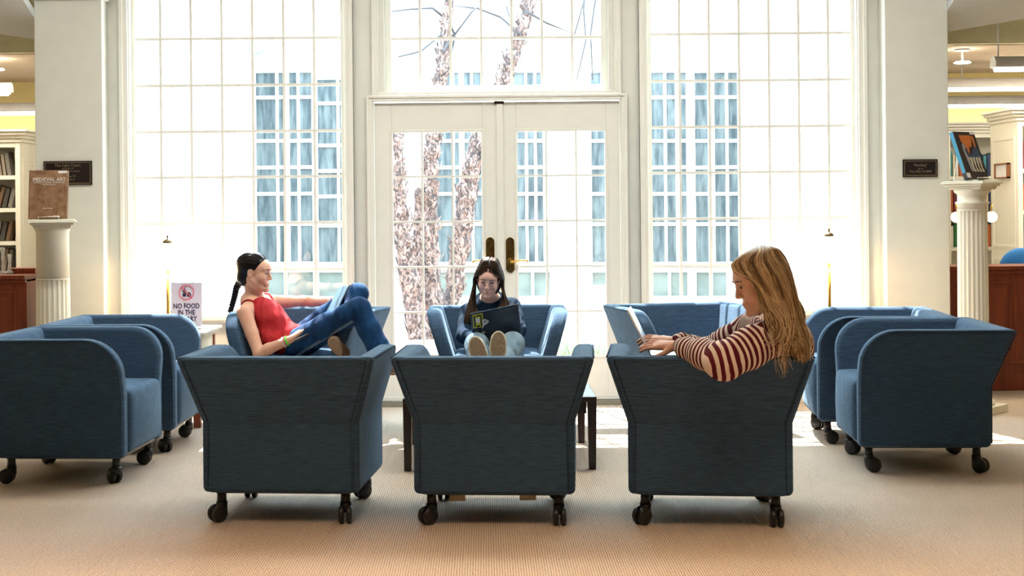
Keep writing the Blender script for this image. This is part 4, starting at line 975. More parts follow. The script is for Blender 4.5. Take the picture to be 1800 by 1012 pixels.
easel(Matrix.Translation((X(1721, 9.2), 9.19, zr)) @ Matrix.Rotation(R(33), 4, 'Z'), .062, 'wire book stand holding the tilted dark book on the right pedestal', .15, .125)

# ------------------------------------------------------------------ floor lamps with white cone shades
SHADE = mat('opal_glass', (.9, .87, .8), .4, emit=(1, .80, .55), es=1.1)
def floor_lamp(px, D, yk, label):
    x = X(px, D); u = 368-(px-850)*.0095; zz = lambda dy: HC-(dy-u)*D/F
    o = thing('floor_lamp', label, 'lamp', (x, D, 0))
    m = MB(); m.lathe([(.001, 0), (.13, 0), (.13, .012), (.11, .022), (.02, .032), (.012, .06)], (x, D, 0), 36); m.build('base', BRASS, o, world=True)
    m = MB(); m.tube([(x, D, .03), (x, D, zz(yk+20))], .0105, 14); m.build('pole', BRASS, o, world=True)
    m = MB(); t = .004; z1, z0 = zz(yk+10), zz(yk+55)
    m.lathe([(.030, z1), (.160, z0), (.160, z0-.004), (.155, z0-.004), (.028, z1-.006)], (x, D, 0), 40); m.build('lamp_shade', SHADE, o, world=True)
    m = MB(); m.lathe([(.031, z1-.004), (.030, z1+.012), (.020, z1+.022), (.006, z1+.026), (.004, z1+.034), (.008, z1+.040), (.006, z1+.048), (.001, z1+.052)], (x, D, 0), 20); m.build('finial', mat('antique_brass', (.22, .15, .08), .4, metal=.7), o, world=True)
    d = bpy.data.lights.new('lamp_bulb', 'POINT'); d.energy = 14; d.color = (1, .60, .28); d.shadow_soft_size = .04; b = bpy.data.objects.new('bulb', d); C.objects.link(b); b.parent = o; b.location = (0, 0, z0-.03)
floor_lamp(1456.5, 9.38, 405, 'lit floor lamp with white cone shade beside the right window')
floor_lamp(294, 9.50, 417, 'lit floor lamp with white cone shade beside the left window, behind the sign')

# ------------------------------------------------------------------ tables and sign
MBR = mat('dark_table_wood', (.012, .006, .005), .4, col2=(.03, .012, .008), stretch=(10, 2, 2))
ft = Z(571, 9.4, 388); xa = X(388, 9.4)
o = thing('side_table', 'small side table with dark wooden legs and pale moulded top, in the back left corner', 'table', (xa-.3, 9.12, 0))
m = MB(); m.box(xa-.60, xa, 8.84, 9.42, ft-.018, ft); m.box(xa-.585, xa-.015, 8.855, 9.405, ft-.034, ft-.018); m.box(xa-.57, xa-.03, 8.87, 9.39, ft-.05, ft-.034); m.build('table_top', mat('pale_moulding', (.74, .68, .58), .4), o, world=True, bevel=.004)
m = MB(); m.box(xa-.55, xa-.05, 8.89, 9.37, ft-.14, ft-.05); m.build('apron', mat('cream_apron', (.72, .66, .52), .5), o, world=True)
for x_ in (xa-.56, xa-.085):
    for y_ in (8.875, 9.345): m = MB(); m.box(x_, x_+.045, y_, y_+.045, 0, ft-.045); m.build('leg', MAHOG, o, world=True, bevel=.004)
# acrylic sign
sx_, sD = X(325.5, 9.14), 9.14; sw_, sh_ = .190, .275
o = thing('counter_sign', 'upright printed sign reading NO FOOD IN THE LIBRARY on the side table', 'sign', (sx_, sD, ft))
MS = Matrix.Translation((sx_, sD, ft+.012)) @ Matrix.Rotation(R(-5), 4, 'X')
m = MB(); m.box(-sw_/2, sw_/2, 0, .004, 0, sh_, M=MS); m.build('sheet', mat('sign_paper', (.62, .58, .72), .5, var=.02), o, world=True)
m = MB(); m.box(-sw_/2-.006, sw_/2+.006, .0045, .0065, -.010, sh_+.006, M=MS); m.box(-sw_/2-.006, sw_/2+.006, -.05, .06, -.0118, -.0095, M=MS); m.build('acrylic_stand', mat('acrylic', (.7, .72, .75), .1, trans=.6), o, world=True)
INK, RED = mat('sign_ink', (.02, .015, .06), .5), mat('sign_red', (.80, .12, .18), .5)
fs = lambda a, c, k=.001: MS @ Matrix.Translation((a, -k, c)) @ Matrix.Rotation(R(90), 4, 'X')
text('NO FOOD', .044, fs(0, .128), INK, o, bold=.0012, sx=.80); text('IN THE', .044, fs(0, .088), INK, o, bold=.0012, sx=.80); text('LIBRARY', .044, fs(0, .048), INK, o, bold=.0012, sx=.80)
Ps = lambda a, c, k=.002: MS @ Vector((a, -k, c))
m = MB(); cz = .215; m.tube([Ps(.046*math.cos(a), cz+.046*math.sin(a)) for a in np.linspace(0, 2*math.pi, 40)], .0052, 8, cap=False, flat=.5); m.tube([Ps(-.033, cz+.033, .003), Ps(.033, cz-.033, .003)], .0045, 8, flat=.5); m.build('prohibition_ring', RED, o, world=True)
m = MB()
for (a0, a1, c0, c1) in ((-.024, -.004, -.026, -.006), (-.022, -.004, -.003, .003), (-.028, -.002, .006, .010), (-.020, -.006, .013, .018), (.004, .026, -.026, -.020), (.002, .028, -.018, -.013), (.004, .026, -.010, -.005), (.008, .022, -.004, .0)): m.box(a0, a1, -.0018, -.0006, cz+c0, cz+c1, M=MS)
m.tube([Ps(-.012, cz+.018), Ps(-.010, cz+.030), Ps(-.003, cz+.034)], .0014, 6); m.build('food_icon', INK, o, world=True)
# low coffee table between the rows
x0_, x1_ = X(705, 7.35), X(1045, 7.35)
o = thing('coffee_table', 'low dark coffee table between the facing rows of armchairs', 'table', ((x0_+x1_)/2, 7.8, 0))
m = MB(); m.box(x0_, x1_, 7.32, 8.22, .345, .370); m.build('table_top', MBR, o, world=True, bevel=.005)
m = MB(); m.box(x0_+.05, x1_-.05, 7.36, 8.18, .28, .345); m.build('apron', MBR, o, world=True)
for x_ in (x0_, x1_-.045):
    for y_ in (7.33, 8.16): m = MB(); m.hexa([(x_+.004, y_+.004, 0), (x_+.040, y_+.004, 0), (x_+.040, y_+.04, 0), (x_+.004, y_+.04, 0), (x_, y_, .352), (x_+.045, y_, .352), (x_+.045, y_+.045, .352), (x_, y_+.045, .352)]); m.build('leg', MBR, o, world=True, bevel=.003)
# behind and on the counters
BLU = mat('bright_blue_upholstery', (.01, .16, .50), .7)
o = thing('task_chair', 'bright blue upholstered chair back showing above the right counter', 'chair', (X(1806, 11.05), 11.05, 0)); xc, yc = o.location.x, 11.05
f = Field((xc-.28, 10.85, .5), (xc+.28, 11.25, Z(436, 11, 1800)+.04), .006); zt_ = Z(436, 11, 1800)
f.cap((xc-.04, yc+.04, zt_-.17), (xc+.04, yc+.04, zt_-.17), .17, .17, .02, flat=((0, 1, 0), 4)); f.cap((xc-.10, yc+.03, zt_-.36), (xc+.10, yc+.03, zt_-.36), .14, .14, .05, flat=((0, 1, 0), 4)); f.build('backrest', BLU, o, smooth=1)
m = MB(); m.box(xc-.24, xc+.24, yc-.34, yc+.02, .42, .50); m.build('seat', BLU, o, world=True, bevel=.03)
m = MB(); m.tube([(xc, yc-.2, .07), (xc, yc-.2, .42)], .025); m.tube([(xc, yc-.2, .40), (xc, yc+.07, .42), (xc, yc+.08, .62)], .015)
for k in range(5): a = 2*math.pi*k/5; m.tube([(xc, yc-.2, .09), (xc+.20*math.cos(a), yc-.15+.20*math.sin(a), .035)], .018)
m.build('frame', BLACK, o, world=True)
zc_ = Z(467, 10.28, 1760); x_ = X(1712, 10.5)
o = thing('desk_lamp', 'lit two-globe brass lamp on the right counter, partly behind the fluted pedestal', 'lamp', (x_, 10.5, zc_))
m = MB(); m.lathe([(.07, 0), (.07, .012), (.015, .03), (.010, .30)], (x_, 10.5, zc_), 24); m.tube([(x_-.13, 10.5, zc_+.44), (x_-.11, 10.5, zc_+.33), (x_, 10.5, zc_+.30), (x_+.11, 10.5, zc_+.33), (x_+.13, 10.5, zc_+.44)], .007, 8); m.build('stem', BRASS, o, world=True)
for s_ in (-1, 1): m = MB(); m.lathe([(.042*math.sin(math.pi*i/10)+1e-4, -.040*math.cos(math.pi*i/10)) for i in range(11)], (x_+s_*.126, 10.5, zc_+.345), 24); m.build('globe', mat('globe_glass', (.9, .85, .75), .3, emit=(1, .85, .6), es=2.0), o, world=True)
GL = mat('cut_glass', (.75, .80, .82), .08, trans=.5)
for k, (px_, h_, nm) in enumerate(((4, .19, 'taller clear glass candlestick on the left counter, at the left edge'), (13, .14, 'shorter clear glass candlestick on the left counter'))):
    x_ = X(px_, 10.45); zz_ = Z(483, 10.28, 40); m = MB(); m.lathe([(.028, 0), (.026, .01), (.008, .03), (.012, .05), (.007, .08), (.013, h_*.6), (.010, h_*.7), (.016, h_*.92), (.012, h_)], (x_, 10.45+.04*k, zz_+.002), 20)
    o = thing('candlestick', nm, 'candlestick', (x_, 10.45+.04*k, zz_)); m.build('holder', GL, o, world=True)
# ------------------------------------------------------------------ people
SK1 = skin_mat('skin_warm', (.74, .43, .31), (.69, .37, .26))
SK2 = skin_mat('skin_pale', (.86, .56, .47), (.80, .44, .36))
H_DARK = hair_mat('hair_black', (.006, .005, .006), (.014, .010, .010), (.045, .036, .036), .28)
H_BROWN = hair_mat('hair_brown', (.010, .006, .004), (.030, .017, .011), (.09, .052, .032), .55, .12)
H_BLOND = hair_mat('hair_blond', (.060, .030, .014), (.34, .21, .105), (.82, .62, .38), .42)
JEANS = denim_mat('dark_jeans', (.003, .020, .075), (.012, .075, .21))
JEANS_L = denim_mat('light_jeans', (.08, .15, .22), (.26, .34, .39))
def slab(p00, p10, p11, p01, t):
    """thin box through four corners, thickness t along the normal"""
    p = [Vector(q) for q in (p00, p10, p11, p01)]; n = (p[1]-p[0]).cross(p[3]-p[0]).normalized()*t/2
    m = MB(); m.hexa([q-n for q in p]+[q+n for q in p]); return m
def lerp4(p, u, v): return p[0].lerp(p[1], u).lerp(p[3].lerp(p[2], u), v)
def laptop(label, hn, hf, tn, tf, bn, bf, body, screen_side=1, screen=None, keys=True):
    """hinge, lid top and base front edges given as near/far points"""
    P = [Vector(q) for q in (hn, hf, tf, tn)]; B = [Vector(q) for q in (hn, hf, bf, bn)]
    o = thing('laptop', label, 'laptop', (P[0]+P[1])/2)
    ld = slab(*P, .006).build('lid', body, o, world=True, bevel=.002)
    n = (P[1]-P[0]).cross(P[3]-P[0]).normalized()*screen_side
    q = [lerp4(P, u, v)+n*.0036 for u, v in ((.03, .06), (.97, .06), (.97, .96), (.03, .96))]
    slab(*q, .0008).build('screen', screen or mat('screen_glass', (.03, .05, .08), .08, var=.02), o, world=True)
    dn = Vector((0, 0, -.006)); slab(*[b+dn for b in B], .012).build('base', body, o, world=True, bevel=.002)
    kb = MB(); nb = (B[1]-B[0]).cross(B[3]-B[0]).normalized(); nb = nb if nb.z > 0 else -nb
    for r in range(5):
        for c in range(13):
            u0, u1, v0, v1 = .05+c*.07, .05+c*.07+.058, .10+r*.095, .10+r*.095+.078
            qq = [lerp4(B, u0, v0)+nb*.0012, lerp4(B, u1, v0)+nb*.0012, lerp4(B, u1, v1)+nb*.0012, lerp4(B, u0, v1)+nb*.0012]
            kb.hexa([a-nb*.0009 for a in qq]+[a+nb*.0009 for a in qq])
    k = kb.build('keyboard', BLACK if keys else WHITE, o, world=True); 
    tp = [lerp4(B, u, v)+nb*.0008 for u, v in ((.33, .64), (.67, .64), (.67, .95), (.33, .95))]; slab(*tp, .001).build('trackpad', mat('trackpad', (.4, .4, .42), .3), o, world=True)
    return o, P, n
H_ = .0037
# ---------- the girl in the red top, sitting sideways in the left window chair
p1 = thing('person', 'person with a black braid and red sleeveless top sitting sideways in an armchair', 'person', at(510, 612, 8.8))
h1 = Head(at(449, 478, 8.84), (.975, -.20, -.10), (.10, .02, .99), .99)
nb1 = at(447, 527, 8.88); ch1 = at(468, 556, 8.86); be1 = at(490, 588, 8.84); pe1 = at(514, 604, 8.80)
sn1, sf1 = at(430, 549, 8.71), at(479, 531, 9.01)
up1 = (nb1-pe1).normalized(); fw1 = Vector((0, -1, 0)).cross(up1); fw1 = fw1 if fw1.x > 0 else -fw1
en1, wn1 = at(455, 621, 8.62), at(513, 595, 8.58)
ef1, wf1 = at(533, 529, 9.07), at(586, 531, 8.98)
hn1, hf1, kn1, kf1, an1, af1 = at(520, 607, 8.68), at(518, 604, 8.92), at(631, 543, 8.44), at(629, 516, 8.76), at(676, 632, 8.40), at(604, 596, 8.58)
def torso1(F_, g=0):
    F_.cap(at(500, 594, 8.83), ch1, .128+g, .140+g, .03, flat=(fw1, 1.45)); F_.cap(ch1, at(450, 541, 8.88), .140+g, .115+g, .03, flat=(fw1, 1.55))
    F_.ell(pe1, (.12+g, .16+g, .11+g), k=.03)
    for t, D in ((-1, 8.76), (1, 8.94)): F_.ell(at(484, 566, D), (.052+g, .056+g, .056+g), k=.03)
lo = (at(400, 500, 8.9).x-.06, 8.30, .36); hi = (at(700, 500, 8.5).x+.02, 9.22, at(440, 432, 8.8).z+.03)
bf = Field(lo, hi, H_)
torso1(bf)
bf.cap(nb1+up1*-.02, h1.p(-.028, 0, -.045), .052, .047, .02); bf.cap(nb1, h1.p(.0, 0, -.06), .044, .040, .02)
bf.cap(nb1-up1*.02, sn1, .050, .044, .03); bf.cap(nb1-up1*.02, sf1, .050, .044, .03)
bf.chain([sn1, sn1.lerp(en1, .5), en1], [.047, .040, .034], .012); bf.chain([en1, en1.lerp(wn1, .3), wn1], [.034, .035, .022], .012)
bf.chain([sf1, sf1.lerp(ef1, .5), ef1], [.045, .038, .033], .012); bf.chain([ef1, ef1.lerp(wf1, .3), wf1], [.033, .034, .021], .012)
hand(bf, wn1+(wn1-en1).normalized()*.01, (.80, .10, .66), (-.62, -.30, .72), (0, .8, .4), 1.0, curls=(1.0, .85, .8, .85), spread=.22)
hand(bf, wf1+(wf1-ef1).normalized()*.005, (.75, -.10, .62), (-.6, -.1, .75), (.2, -.9, 0), .92, curls=(.35, .35, .35, .4))
for a, b, c in ((hn1, kn1, an1), (hf1, kf1, af1)): bf.chain([a, a.lerp(b, .5), b], [.072, .062, .046], .03); bf.chain([b, b.lerp(c, .35), c], [.046, .046, .030], .02)
h1.sculpt(bf)
bf.build('body', SK1, p1, smooth=1)
h1.details(p1, (.02, .013, .01), lipc=(.40, .12, .10), open_=.55)
# tank top
tf = Field(lo, hi, .0045); torso1(tf, .011)
for q in ((475, 588), (487, 600)): tf.ell(at(*q, 8.82), (.10, .155, .06), k=.05)
for s_, e_ in ((sn1, en1), (sf1, ef1)): tf.cap(s_+(s_-nb1)*.10, s_.lerp(e_, .6), .062, .055, .012, op='s'); tf.ell(s_+up1*.035, (.07, .07, .07), k=.01, op='s')
tf.ell(nb1+up1*.03+fw1*.05, (.115, .085, .085), k=.01, op='s'); tf.cap(nb1+fw1*.10, nb1-up1*.085+fw1*.15, .060, .03, .01, op='s')
tf.halfspace(nb1-up1*.028, up1); tf.halfspace(at(520, 612, 8.8), (1, 0, -.25))
TOP = cloth_mat('red_cotton', (.33, .014, .018), (.46, .032, .038), .35, 7)
tf.build('sleeveless_top', TOP, p1, smooth=2)
m = MB()
for s_, fd in ((sn1, 8.735), (sf1, 8.985)):
    c0_ = nb1-up1*.02; ax = (s_-c0_).normalized(); c = c0_.lerp(s_, .60); a_ = (fw1-ax*fw1.dot(ax)).normalized(); b_ = ax.cross(a_); b_ = b_ if b_.z > 0 else -b_
    arc = [c+(a_*math.cos(t)+b_*math.sin(t))*.0535 for t in np.linspace(-.7, 3.6, 14)]
    m.tube(hermite([at(474, 556, fd), at(469, 549, fd)]+arc, 3), .0085, 8, flat=.55)
m.build('shoulder_straps', TOP, p1, world=True)
# jeans
jf = Field(lo, hi, .0045)
jf.ell(at(523, 606, 8.79), (.115, .168, .105), k=.03)
jf.chain([hn1, hn1.lerp(kn1, .5), kn1], [.094, .082, .068], .03); jf.chain([kn1, kn1.lerp(an1, .4), kn1.lerp(an1, .75), an1], [.068, .066, .064, .070], .02)
jf.chain([hf1, hf1.lerp(kf1, .5), kf1], [.090, .078, .063], .03); jf.chain([kf1, kf1.lerp(af1, .4), af1], [.063, .060, .048], .02)
jf.halfspace(at(510, 605, 8.8), (-1, 0, .30))
jo = jf.build('jeans', JEANS, p1, smooth=2)
m = MB(); st = []
for k in range(12):
    t = k/11; c = hn1.lerp(kn1, t); r = .092-.026*t+.006; ax = (kn1-hn1).normalized(); vv = Vector((0, -1, 0)); vv = (vv-ax*vv.dot(ax)).normalized(); dn = ax.cross(vv); dn = dn if dn.z < 0 else -dn
    st.append(c+(vv*.85+dn*.5).normalized()*r)
m.tube(st, .0016, 5); m.tube([s_+Vector((0, 0, -.010)) for s_ in st], .0016, 5)
m.build('side_seam', mat('seam_thread', (.35, .45, .55), .8), p1, world=True)
# hair with braid
hf = Field(h1.c-Vector((.19, .14, .24)), h1.c+Vector((.16, .14, .16)), .003)
hf.ell(h1.p(-.022, 0, .036), (.100, .082, .088), h1.M, k=.01); hf.ell(h1.p(-.06, 0, -.035), (.055, .060, .060), h1.M, k=.02)
hf.ell(h1.p(.085, 0, -.035), (.085, .12, .105), h1.M, k=.012, op='s')
for t in (-1, 1): hf.ell(h1.p(-.002, t*.082, -.018), (.026, .024, .036), h1.M, k=.008, op='s')
for t in (-1, 1): hf.cap(h1.p(.028, t*.085, -.005), h1.p(.01, t*.085, -.08), .022, .03, .008, op='s')
hf.build('hair', H_DARK, p1, smooth=1)
paths = []
for k in range(260):
    t = random.choice((-1, 1)); ph0 = random.uniform(.0, .95)      # from the hairline back to the nape
    ph = ph0*1.45; x0_ = .58+.55*ph0
    a = [h1.p(-.022+.102*math.cos(x), t*.084*math.sin(x)*math.sin(ph), .036+.090*math.sin(x)*math.cos(ph)) for x in np.linspace(x0_, 2.75, 6)]
    a.append(h1.p(-.105, t*.012*random.random(), -.02)); a.append(h1.p(-.100, 0, -.060)); paths.append(a)
strands('hair_locks', paths, H_DARK, p1, .0022, .0014, 5)
bz = Field((at(398, 500, 8.9).x, 8.75, at(400, 556, 8.9).z), (at(436, 480, 8.9).x+.03, 9.05, at(400, 485, 8.9).z), .0028)
B0 = [at(422, 496, 8.9), at(416, 508, 8.905), at(413, 522, 8.90), at(409, 536, 8.895), at(405, 550, 8.89)]; bp = hermite(B0, 6)
for i, c in enumerate(bp):
    r = .0175*(1-.38*i/len(bp))
    for t in (-1, 1):
        if i % 2 == (0 if t > 0 else 1): bz.cap(c+Vector((t*.010, -.006, .010)), c+Vector((-t*.006, 0, -.012)), r*.72, r*.55, .0015)
bz.cap(h1.p(-.085, 0, -.055), B0[0], .028, .019, .008)
bz.build('braid', H_DARK, p1, smooth=1)
# bracelets and necklace
def ring(name, c, ax, r, tr, m_, parent, beads=0, sub=None):
    ax = Vector(ax).normalized(); u = ax.cross(Vector((0, 1, .1))).normalized(); v = ax.cross(u); m = MB()
    pts = [Vector(c)+(u*math.cos(2*math.pi*k/24)+v*math.sin(2*math.pi*k/24))*r for k in range(25)]
    if beads:
        for k in range(beads):
            a = 2*math.pi*k/beads; cc = Vector(c)+(u*math.cos(a)+v*math.sin(a))*r; m.lathe([(tr*math.sin(math.pi*i/5)+1e-5, -tr*math.cos(math.pi*i/5)) for i in range(6)], cc, 8)
    else: m.tube(pts, tr, 8)
    return m.build(name, m_, parent, world=True)
d_ = (wn1-en1).normalized()
ring('bracelet', wn1-d_*.030, d_, .027, .0045, mat('green_band', (.10, .80, .03), .4), p1)
ring('bracelet', wn1-d_*.042, d_, .028, .0045, mat('bead_pink', (.55, .20, .22), .4), p1, 18)
ring('bracelet', wn1-d_*.054, d_, .029, .0040, mat('bead_pale', (.75, .70, .66), .4), p1, 20)
d_ = (wf1-ef1).normalized()
ring('bracelet', wf1-d_*.012, d_, .026, .005, mat('bead_silver', (.6, .62, .7), .3), p1, 18); ring('bracelet', wf1-d_*.0, d_, .025, .005, mat('magenta_band', (.45, .05, .12), .5), p1)
m = MB(); m.tube(hermite([wf1+Vector((0, -.02, -.02)), wf1+Vector((-.012, -.03, -.06)), wf1+Vector((.004, -.03, -.09)), wf1+Vector((-.012, -.03, -.12))], 4), .003, 6); m.build('bracelet_tassel', mat('magenta_band', (.45, .05, .12)), p1, world=True)
# slip-on shoes
def shoe_blob(a, b, n, parent, up=None):
    n = Vector(n).normalized(); f = Field(np.minimum(V3(a), V3(b))-.10, np.maximum(V3(a), V3(b))+.10, .0035)
    f.cap(a, b, .042, .045, .01, flat=(n, 1.4)); f.halfspace(Vector(a)+n*.012, n)
    f.build('shoe', mat('brown_canvas', (.10, .055, .035), .8), parent, smooth=1)
    f = Field(np.minimum(V3(a), V3(b))-.10, np.maximum(V3(a), V3(b))+.10, .0035)
    f.cap(a, b, .045, .048, .01, flat=(n, 1.2)); f.halfspace(Vector(a)+n*.026, n); f.halfspace(Vector(a)+n*.010, -n); f.build('shoe_sole', mat('tan_rubber', (.26, .17, .11), .7), parent, smooth=1)
shoe_blob(at(589, 602, 8.47), at(603, 619, 8.49), (-.35, -.92, -.12), p1)
shoe_blob(at(680, 650, 8.38), at(697, 654, 8.34), (.1, 0, -1), p1)
LB = mat('laptop_graphite', (.05, .055, .065), .35, metal=.6)
laptop('dark laptop resting on the thighs of the girl in red', at(582, 566, 8.52), at(564, 561, 8.80), at(615, 501, 8.52), at(598, 503, 8.80), at(520, 597, 8.52), at(506, 590, 8.80), LB, -1, mat('bright_screen', (.05, .11, .17), .6, emit=(.25, .45, .65), es=.15, spec=.15))

# ---------- the girl in the navy sweater, facing the camera with her shoes up
p2 = thing('person', 'person with long brown hair and navy sweater facing the camera, shoes propped up', 'person', at(862, 612, 8.8))
h2 = Head(at(859, 488, 8.86), (-.10, -.93, -.36), (.045, -.36, .93), .93)
nb2 = at(861, 531, 8.97); pe2 = at(864, 604, 8.95); sl2, sr2 = at(824, 549, 8.93), at(899, 539, 8.93)
el2, wl2 = at(816, 590, 8.76), at(836, 597, 8.60); er2, wr2 = at(911, 580, 8.76), at(893, 598, 8.58)
hl2, hr2, kl2, kr2, al2, ar2 = at(848, 610, 8.86), at(880, 610, 8.86), at(838, 606, 8.42), at(901, 604, 8.42), at(845, 648, 8.12), at(877, 645, 8.11)
lo = (at(800, 500, 9).x-.03, 7.98, .37); hi = (at(930, 500, 9).x+.03, 9.14, at(850, 450, 8.9).z+.03)
b2 = Field(lo, hi, H_)
b2.cap(pe2, at(862, 560, 8.98), .115, .135, .03, flat=((0, 1, 0), 1.4)); b2.cap(at(862, 560, 8.98), at(862, 542, 8.98), .135, .11, .03, flat=((0, 1, 0), 1.4))
b2.cap(nb2, h2.p(-.03, 0, -.05), .048, .044, .02)
for s_ in (sl2, sr2): b2.cap(nb2, s_, .045, .042, .03)
for s_, e_, w_ in ((sl2, el2, wl2), (sr2, er2, wr2)): b2.chain([s_, s_.lerp(e_, .5), e_], [.045, .038, .033], .012); b2.chain([e_, e_.lerp(w_, .3), w_], [.033, .034, .021], .012)
hand(b2, wl2, (.5, .3, -.1), (-.3, -.5, .8), (.2, -.3, .9), .9, curls=(.6, .6, .6, .6)); hand(b2, wr2, (-.6, .3, 0), (.2, -.4, .9), (-.2, -.5, .6), .9, curls=(.6, .6, .6, .6))
for a, b, c in ((hl2, kl2, al2), (hr2, kr2, ar2)): b2.chain([a, a.lerp(b, .5), b], [.068, .058, .044], .03); b2.chain([b, b.lerp(c, .35), c], [.044, .044, .030], .02)
h2.sculpt(b2); b2.build('body', SK2, p2, smooth=1)
h2.details(p2, (.05, .03, .02), lipc=(.42, .16, .15), open_=.25)
NAVY = cloth_mat('navy_knit', (.005, .016, .038), (.012, .034, .070), .4, 8)
s2 = Field(lo, hi, .0045)
s2.cap(pe2, at(862, 562, 8.98), .130, .150, .03, flat=((0, 1, 0), 1.35)); s2.cap(at(862, 562, 8.98), at(862, 544, 8.98), .150, .125, .03, flat=((0, 1, 0), 1.35))
for s_ in (sl2, sr2): s2.cap(at(861, 542, 8.97), s_, .062, .054, .03)
for s_, e_, w_ in ((sl2, el2, wl2), (sr2, er2, wr2)): s2.chain([s_, s_.lerp(e_, .5), e_], [.058, .052, .048], .015); s2.chain([e_, e_.lerp(w_, .4), e_.lerp(w_, .85)], [.048, .044, .036], .012)
s2.ell(nb2+Vector((0, -.03, .035)), (.062, .062, .05), k=.01, op='s'); s2.build('sweater', NAVY, p2, smooth=2)
m = MB(); e_ = er2.lerp(sr2, .45)
for k in range(2):
    c = er2.lerp(sr2, .50+.10*k); m.tube([c+Vector((.052*math.cos(a), .052*math.sin(a), .012*math.sin(a*.7))) for a in np.linspace(-2.4, .6, 12)], .0035, 6)
m.build('sleeve_stripes', mat('white_knit', (.7, .72, .75), .8), p2, world=True)
j2 = Field(lo, hi, .0045); j2.ell(at(864, 612, 8.88), (.165, .14, .09), k=.03)
for a, b, c in ((hl2, kl2, al2), (hr2, kr2, ar2)): j2.chain([a, a.lerp(b, .5), b], [.088, .078, .068], .03); j2.chain([b, b.lerp(c, .4), b.lerp(c, .9)], [.068, .066, .062], .02)
j2.build('jeans', JEANS_L, p2, smooth=2)
def sneaker(cx, cy, D, roll, L, W, parent):
    """worn low shoe seen sole-first: toes up, heel down"""
    c = at(cx, cy, D); M = Matrix.Translation(c) @ Matrix.Rotation(R(roll), 4, 'Y') @ Matrix.Rotation(R(-9), 4, 'X')
    half = lambda v: W/2*(1.0-.20*math.exp(-((v+.12)/.22)**2))*(max(0, 1-abs(v*2)**3.2))**.5*(1 if v > 0 else .86)
    out = []; n = 30
    for k in range(n+1): v = -.5*math.cos(math.pi*k/n); out.append((half(v*.998), v*L))
    poly = out+[(-x, z) for x, z in reversed(out[1:-1])]
    m = MB(); m.prism(poly, lambda a, b: M @ Vector((a, 0, b)), lambda a, b: M @ Vector((a, .024, b))); so = m.build('shoe_sole', mat('cream_rubber', (.72, .66, .50), .6), parent, world=True, bevel=.003)
    m = MB(); pin = [(x*.86, z*.93) for x, z in poly]; m.prism(pin, lambda a, b: M @ Vector((a, -.003, b)), lambda a, b: M @ Vector((a, .003, b)))
    m.build('shoe_tread', mat('tan_tread', (.30, .20, .12), .8, col2=(.44, .32, .20), scale=140, bump=1, bscale=200), parent, world=True)
    f = Field(c-Vector((.12, .05, .18)), c+Vector((.12, .16, .18)), .004)
    P = lambda a, b, d: M @ Vector((a, b, d))
    f.chain([P(0, .035, L*.33), P(0, .045, L*.12), P(0, .06, -L*.12), P(0, .055, -L*.34)], [W*.43, W*.45, W*.42, W*.38], .02); f.halfspace(P(0, .020, 0), M.to_3x3() @ Vector((0, -1, 0)))
    f.build('shoe_upper', mat('cream_canvas', (.70, .68, .60), .8), parent, smooth=1)
sneaker(844, 631, 8.00, -16, .262, .100, p2); sneaker(875, 623, 7.98, 3, .262, .098, p2)
# brown hair, centre parted, falling in front of both shoulders
hf = Field(h2.c-Vector((.16, .16, .22)), h2.c+Vector((.16, .20, .16)), .003)
hf.ell(h2.p(-.020, 0, .034), (.096, .079, .083), h2.M, k=.01); hf.ell(h2.p(-.05, 0, -.05), (.060, .078, .10), h2.M, k=.02)
hf.ell(h2.p(.085, 0, -.035), (.080, .060, .118), h2.M, k=.010, op='s')
hf.build('hair', H_BROWN, p2, smooth=1)
paths = []
for k in range(520):
    t = -1 if k % 2 else 1; a = random.random(); b = random.random()
    f0 = .076-.172*a; lay = random.uniform(.0, .017)
    root = h2.p(f0, t*.004, .034+.094*math.sqrt(max(0, 1-((f0+.02)/.108)**2)))
    hu = lambda l: .034+.0945*math.sqrt(max(.02, 1-((f0+.02)/.112)**2-(l/.089)**2))
    r1_ = h2.p(f0-.001, t*.024, hu(.024)); r2 = h2.p(f0-.004, t*(.050+lay*.3), hu(.050))
    r3 = h2.p(.034-.085*a, t*(.079+lay), .010)
    r4 = h2.p(.020-.085*a, t*(.083+lay), -.055)
    sgn = -1 if t > 0 else 1
    # l axis: person's left is the viewer's right
    sx = 1 if (h2.p(0, t*.1, 0).x > h2.c.x) else -1
    if sx < 0: e1 = at(829-8*b+9*a, 536, 8.86-.05*(1-a)); e2 = at(826-12*b+24*a, 562, 8.80-.03*(1-a)); e3 = at(829-14*b+24*a, random.uniform(574, 592), 8.80)
    else: e1 = at(888+6*b-8*a, 530, 8.86-.05*(1-a)); e2 = at(889+8*b-20*a, 545, 8.80-.03*(1-a)); e3 = at(884+12*b-26*a, random.uniform(550, 568), 8.78)
    paths.append([root, r1_, r2, r3, r4, e1, e2, e3])
strands('hair_locks', paths, H_BROWN, p2, .0032, .0012, 5)
NB = mat('laptop_midnight', (.014, .034, .075), .35, metal=0)
lp2, P2_, n2 = laptop('midnight-blue laptop with stickers on its lid, held by the girl in the navy sweater', at(831, 598, 8.50), at(917, 586, 8.50), at(827, 551, 8.40), at(911, 534, 8.40), at(834, 606, 8.70), at(914, 595, 8.70), NB, 1)
